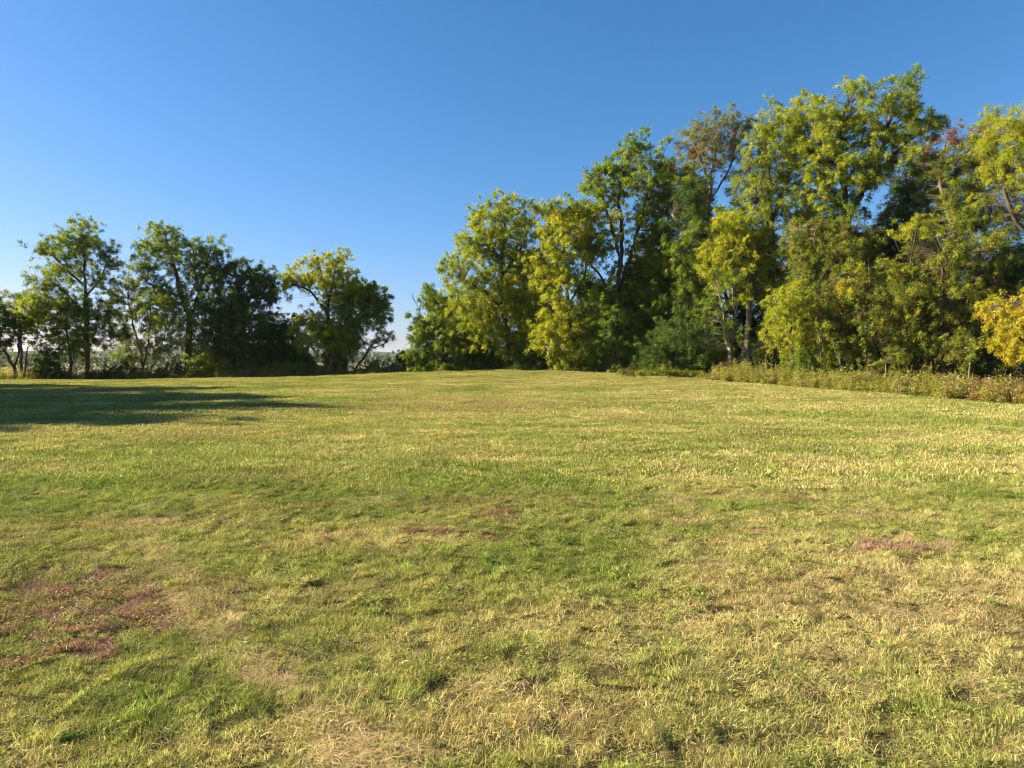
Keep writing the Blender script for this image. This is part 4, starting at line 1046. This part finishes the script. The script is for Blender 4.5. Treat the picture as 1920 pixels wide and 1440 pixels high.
def scatter(r0, r1, cell, half_px=1120):
    """jittered grid over the part of the lawn the photograph looks at, with a margin"""
    ys = np.arange(r0, r1, cell)
    X, Y = [], []
    for y in ys:
        w0 = -(half_px) / FPX * (y + 0.6) - 1.5; w1 = half_px / FPX * (y + 0.6) + 1.5
        xs = np.arange(w0, w1, cell)
        X.append(xs); Y.append(np.full(len(xs), y))
    X = np.concatenate(X); Y = np.concatenate(Y)
    X = X + rng.uniform(-0.6, 0.6, len(X)) * cell; Y = Y + rng.uniform(-0.6, 0.6, len(Y)) * cell
    k = Y < edge_y(X, Y) + 0.3 + 0.35 * vnoise(X * 1.5, Y * 1.5, 9)
    return X[k], Y[k]

C_GREEN = np.array([0.190, 0.238, 0.044]); C_YG = np.array([0.320, 0.322, 0.086]); C_STRAW = np.array([0.46, 0.395, 0.150]); C_BROWN = np.array([0.27, 0.19, 0.085])
C_RED = np.array([0.275, 0.165, 0.105]); C_PINK = np.array([0.36, 0.23, 0.145]); C_DRY = np.array([0.58, 0.46, 0.22])

def lawn_tint(x, y):
    n1 = fbm(x / 3.2 + 5, y / 3.2, 1, 3); n2 = fbm(x / 0.8, y / 0.8, 2, 3)
    streak = fbm((x + 0.25 * y) / 7.0, (y - 0.12 * x) / 0.75, 4, 3)
    s2 = fbm((x * 0.6 + y) / 1.1 , (y * 0.4 - x * .2) / 5.0, 6, 2)
    dry = 0.35 * n1 + 0.35 * n2 + 0.45 * streak + 0.12 * (s2 - 0.5)
    dry = dry + 0.012 * np.clip(x, -10, 12) * 0.25 - 0.135
    dry = dry + 0.10 * np.sin(2 * np.pi * ((y + 0.16 * x + 0.010 * x * x * 0.3) / 1.25 + 0.5 * fbm(x / 6, y / 6, 15, 2))) * sstep(5, 12, y)
    dry = 0.5 + (dry - 0.5) * (1 - 0.25 * sstep(7, 16, y)) + 0.035 * sstep(7, 16, y)
    t = sstep(0.28, 0.72, dry)[:, None]
    c = np.where(t < 0.5, C_GREEN + (C_YG - C_GREEN) * (t / 0.5), C_YG + (C_STRAW - C_YG) * ((t - 0.5) / 0.5))
    br = sstep(0.60, 0.80, fbm((x + 40) / 2.6, (y - 0.15 * x) / 1.0, 8, 3))[:, None]
    c = c * (1 - 0.4 * br) + C_BROWN * 0.4 * br
    m = patch_masks(x, y)
    g = np.clip(m['green'], 0, 1)[:, None] * 0.55; c = c * (1 - g) + np.array([0.235, 0.290, 0.055]) * g
    b = np.clip(m['brown'], 0, 1)[:, None] * 0.75; c = c * (1 - b) + C_BROWN * b
    st_ = np.clip(m['straw'], 0, 1)[:, None] * 0.5; c = c * (1 - st_) + C_DRY * 0.85 * st_
    rsel = (np.clip(m['red'], 0, 1) > rng.random(len(x)) * 2.0)[:, None]
    c = np.where(rsel, C_RED, c)
    psel = (np.clip(m['pink'], 0, 1) > rng.random(len(x)) * 1.2)[:, None]
    c = np.where(psel, C_PINK, c)
    c = c * rng.uniform(0.82, 1.18, (len(x), 1))
    return c, m, t[:, 0]

PX, PY, IDX, SCL, ROT, TNT = [], [], [], [], [], []
def add(x, y, idx, sxy, sz, tint, tilt=0.25):
    n = len(x)
    PX.append(x); PY.append(y); IDX.append(idx)
    SCL.append(np.stack([sxy, sxy, sz], 1)); TNT.append(tint)
    ROT.append(np.stack([rng.normal(0, tilt, n), rng.normal(0, tilt, n), rng.random(n) * 6.283], 1))

# near turf
x, y = scatter(1.3, 9.5, 0.115)
c, m, t = lawn_tint(x, y)
hgt = 0.45 + 1.25 * fbm(x / 0.28, y / 0.28, 31, 3)
hgt = hgt * (1 - 0.45 * np.clip(m['straw'], 0, 1))
k = (rng.random(len(x)) > 0.6 * np.clip(m['straw'], 0, 1)) & (fbm(x / 0.12, y / 0.12, 71, 2) > 0.16 + 0.12 * rng.random(len(x)))
add(x[k], y[k], rng.integers(0, 6, k.sum()), rng.uniform(0.8, 1.2, k.sum()), (hgt * rng.uniform(0.8, 1.2, len(x)))[k], c[k])
k = rng.random(len(x)) < 0.8
add(x[k] + rng.normal(0, 0.03, k.sum()), y[k] + rng.normal(0, 0.03, k.sum()), rng.integers(0, 6, k.sum()), rng.uniform(0.9, 1.3, k.sum()), rng.uniform(0.3, 0.5, k.sum()), c[k] * np.array([0.85, 0.8, 0.8]), 0.1)
# taller tufts, dry clippings and small leaves among it
k = rng.random(len(x)) < 0.10 * sstep(0.45, 0.7, fbm(x / 0.9, y / 0.9, 41, 2)) * (1 + 2 * np.clip(m['green'], 0, 1))
add(x[k], y[k], rng.integers(6, 9, k.sum()), rng.uniform(0.6, 1.0, k.sum()), rng.uniform(0.7, 1.15, k.sum()), c[k] * np.array([0.8, 1.0, 0.7]))
k = rng.random(len(x)) < np.clip(0.02 + 0.6 * m['straw'] + 0.02 * t, 0, 0.95)
add(x[k], y[k], rng.integers(9, 12, k.sum()), rng.uniform(0.8, 1.2, k.sum()), rng.uniform(0.45, 0.9, k.sum()), C_DRY * rng.uniform(0.7, 1.1, (k.sum(), 1)), 0.05)
k = rng.random(len(x)) < 0.03 + 0.13 * sstep(0.55, 0.7, fbm(x / 0.7 + 9, y / 0.7, 61, 2)) + 0.25 * np.clip(m['red'], 0, 1)
add(x[k], y[k], rng.integers(12, 15, k.sum()), rng.uniform(0.8, 1.2, k.sum()), rng.uniform(0.8, 1.4, k.sum()), np.where((m['red'][k] > 0.25)[:, None], C_RED * 1.1, C_GREEN * rng.uniform(0.7, 1.3, (k.sum(), 1))))
# the trail of dry clippings the mower left
tr = [ground_at(px, py) for px, py in ((255, 975), (268, 1000), (292, 1044), (335, 1090), (352, 1135), (405, 1178), (440, 1220), (482, 1256), (535, 1295), (590, 1345), (655, 1398), (720, 1430), (770, 1475))]
tx, ty = [], []
for a, b in zip(tr[:-1], tr[1:]):
    n = int(9 + 17 * np.hypot(b[0] - a[0], b[1] - a[1]))
    q = rng.random(n)
    dens = vnoise(q * 3 + a[0] * 7, q * 0 + a[1], 19)
    q = q[dens > 0.42]
    tx.append(a[0] + (b[0] - a[0]) * q + rng.normal(0, 0.085, len(q))); ty.append(a[1] + (b[1] - a[1]) * q + rng.normal(0, 0.085, len(q)))
tx = np.concatenate(tx); ty = np.concatenate(ty); n = len(tx)
add(tx, ty, rng.integers(9, 12, n), rng.uniform(0.45, 0.9, n), rng.uniform(0.5, 1.0, n), C_DRY * rng.uniform(0.65, 1.0, (n, 1)), 0.06)
# middle
x, y = scatter(9.0, 20.0, 0.34)
c, m, t = lawn_tint(x, y)
hgt = 0.7 + 0.7 * fbm(x / 0.8, y / 0.8, 31, 3)
add(x, y, rng.integers(15, 19, len(x)), rng.uniform(0.8, 1.2, len(x)), hgt * rng.uniform(0.8, 1.2, len(x)), c, 0.06)
x, y = scatter(9.0, 17.0, 0.26)
c, m, t = lawn_tint(x, y)
k = rng.random(len(x)) < 0.55
add(x[k], y[k], rng.integers(0, 6, k.sum()), rng.uniform(1.1, 1.6, k.sum()), rng.uniform(0.8, 1.3, k.sum()), c[k])
# far
x, y = scatter(19.0, 54.5, 0.62)
c, m, t = lawn_tint(x, y)
add(x, y, rng.integers(19, 22, len(x)), rng.uniform(0.8, 1.2, len(x)), (0.7 + 0.7 * fbm(x / 1.5, y / 1.5, 31, 2)) * rng.uniform(0.8, 1.2, len(x)), c, 0.03)

PX = np.concatenate(PX); PY = np.concatenate(PY)
pts = np.stack([PX, PY, height(PX, PY) - 0.004], 1)
grass = mesh_obj('grass', pts, np.zeros(0, int), np.zeros(0, int), BLADE,
                 attrs={'idx': ('INT', np.concatenate(IDX)), 'scl': ('FLOAT_VECTOR', np.concatenate(SCL)),
                        'rot': ('FLOAT_VECTOR', np.concatenate(ROT)), 'tint': ('FLOAT_COLOR', np.clip(np.concatenate(TNT), 0.003, 0.9))})
tag(grass, 'short mown grass with dry straw and reddish patches covering the field', kind='stuff')
print('grass clumps', len(PX))

ng = bpy.data.node_groups.new('grass_scatter', 'GeometryNodeTree')
ng.interface.new_socket('Geometry', in_out='INPUT', socket_type='NodeSocketGeometry')
ng.interface.new_socket('Geometry', in_out='OUTPUT', socket_type='NodeSocketGeometry')
N = ng.nodes.new; L = ng.links.new
gi = N('NodeGroupInput'); go = N('NodeGroupOutput')
iop = N('GeometryNodeInstanceOnPoints'); ci = N('GeometryNodeCollectionInfo')
ci.inputs['Collection'].default_value = GRASS_PROTOS
ci.inputs['Separate Children'].default_value = True
ci.inputs['Reset Children'].default_value = True
iop.inputs['Pick Instance'].default_value = True
def named(nm, ty):
    a = N('GeometryNodeInputNamedAttribute'); a.data_type = ty; a.inputs['Name'].default_value = nm
    return a.outputs['Attribute']
L(gi.outputs[0], iop.inputs['Points']); L(ci.outputs[0], iop.inputs['Instance'])
L(named('idx', 'INT'), iop.inputs['Instance Index'])
L(named('rot', 'FLOAT_VECTOR'), iop.inputs['Rotation'])
L(named('scl', 'FLOAT_VECTOR'), iop.inputs['Scale'])
L(iop.outputs[0], go.inputs[0])
gm = grass.modifiers.new('scatter', 'NODES'); gm.node_group = ng
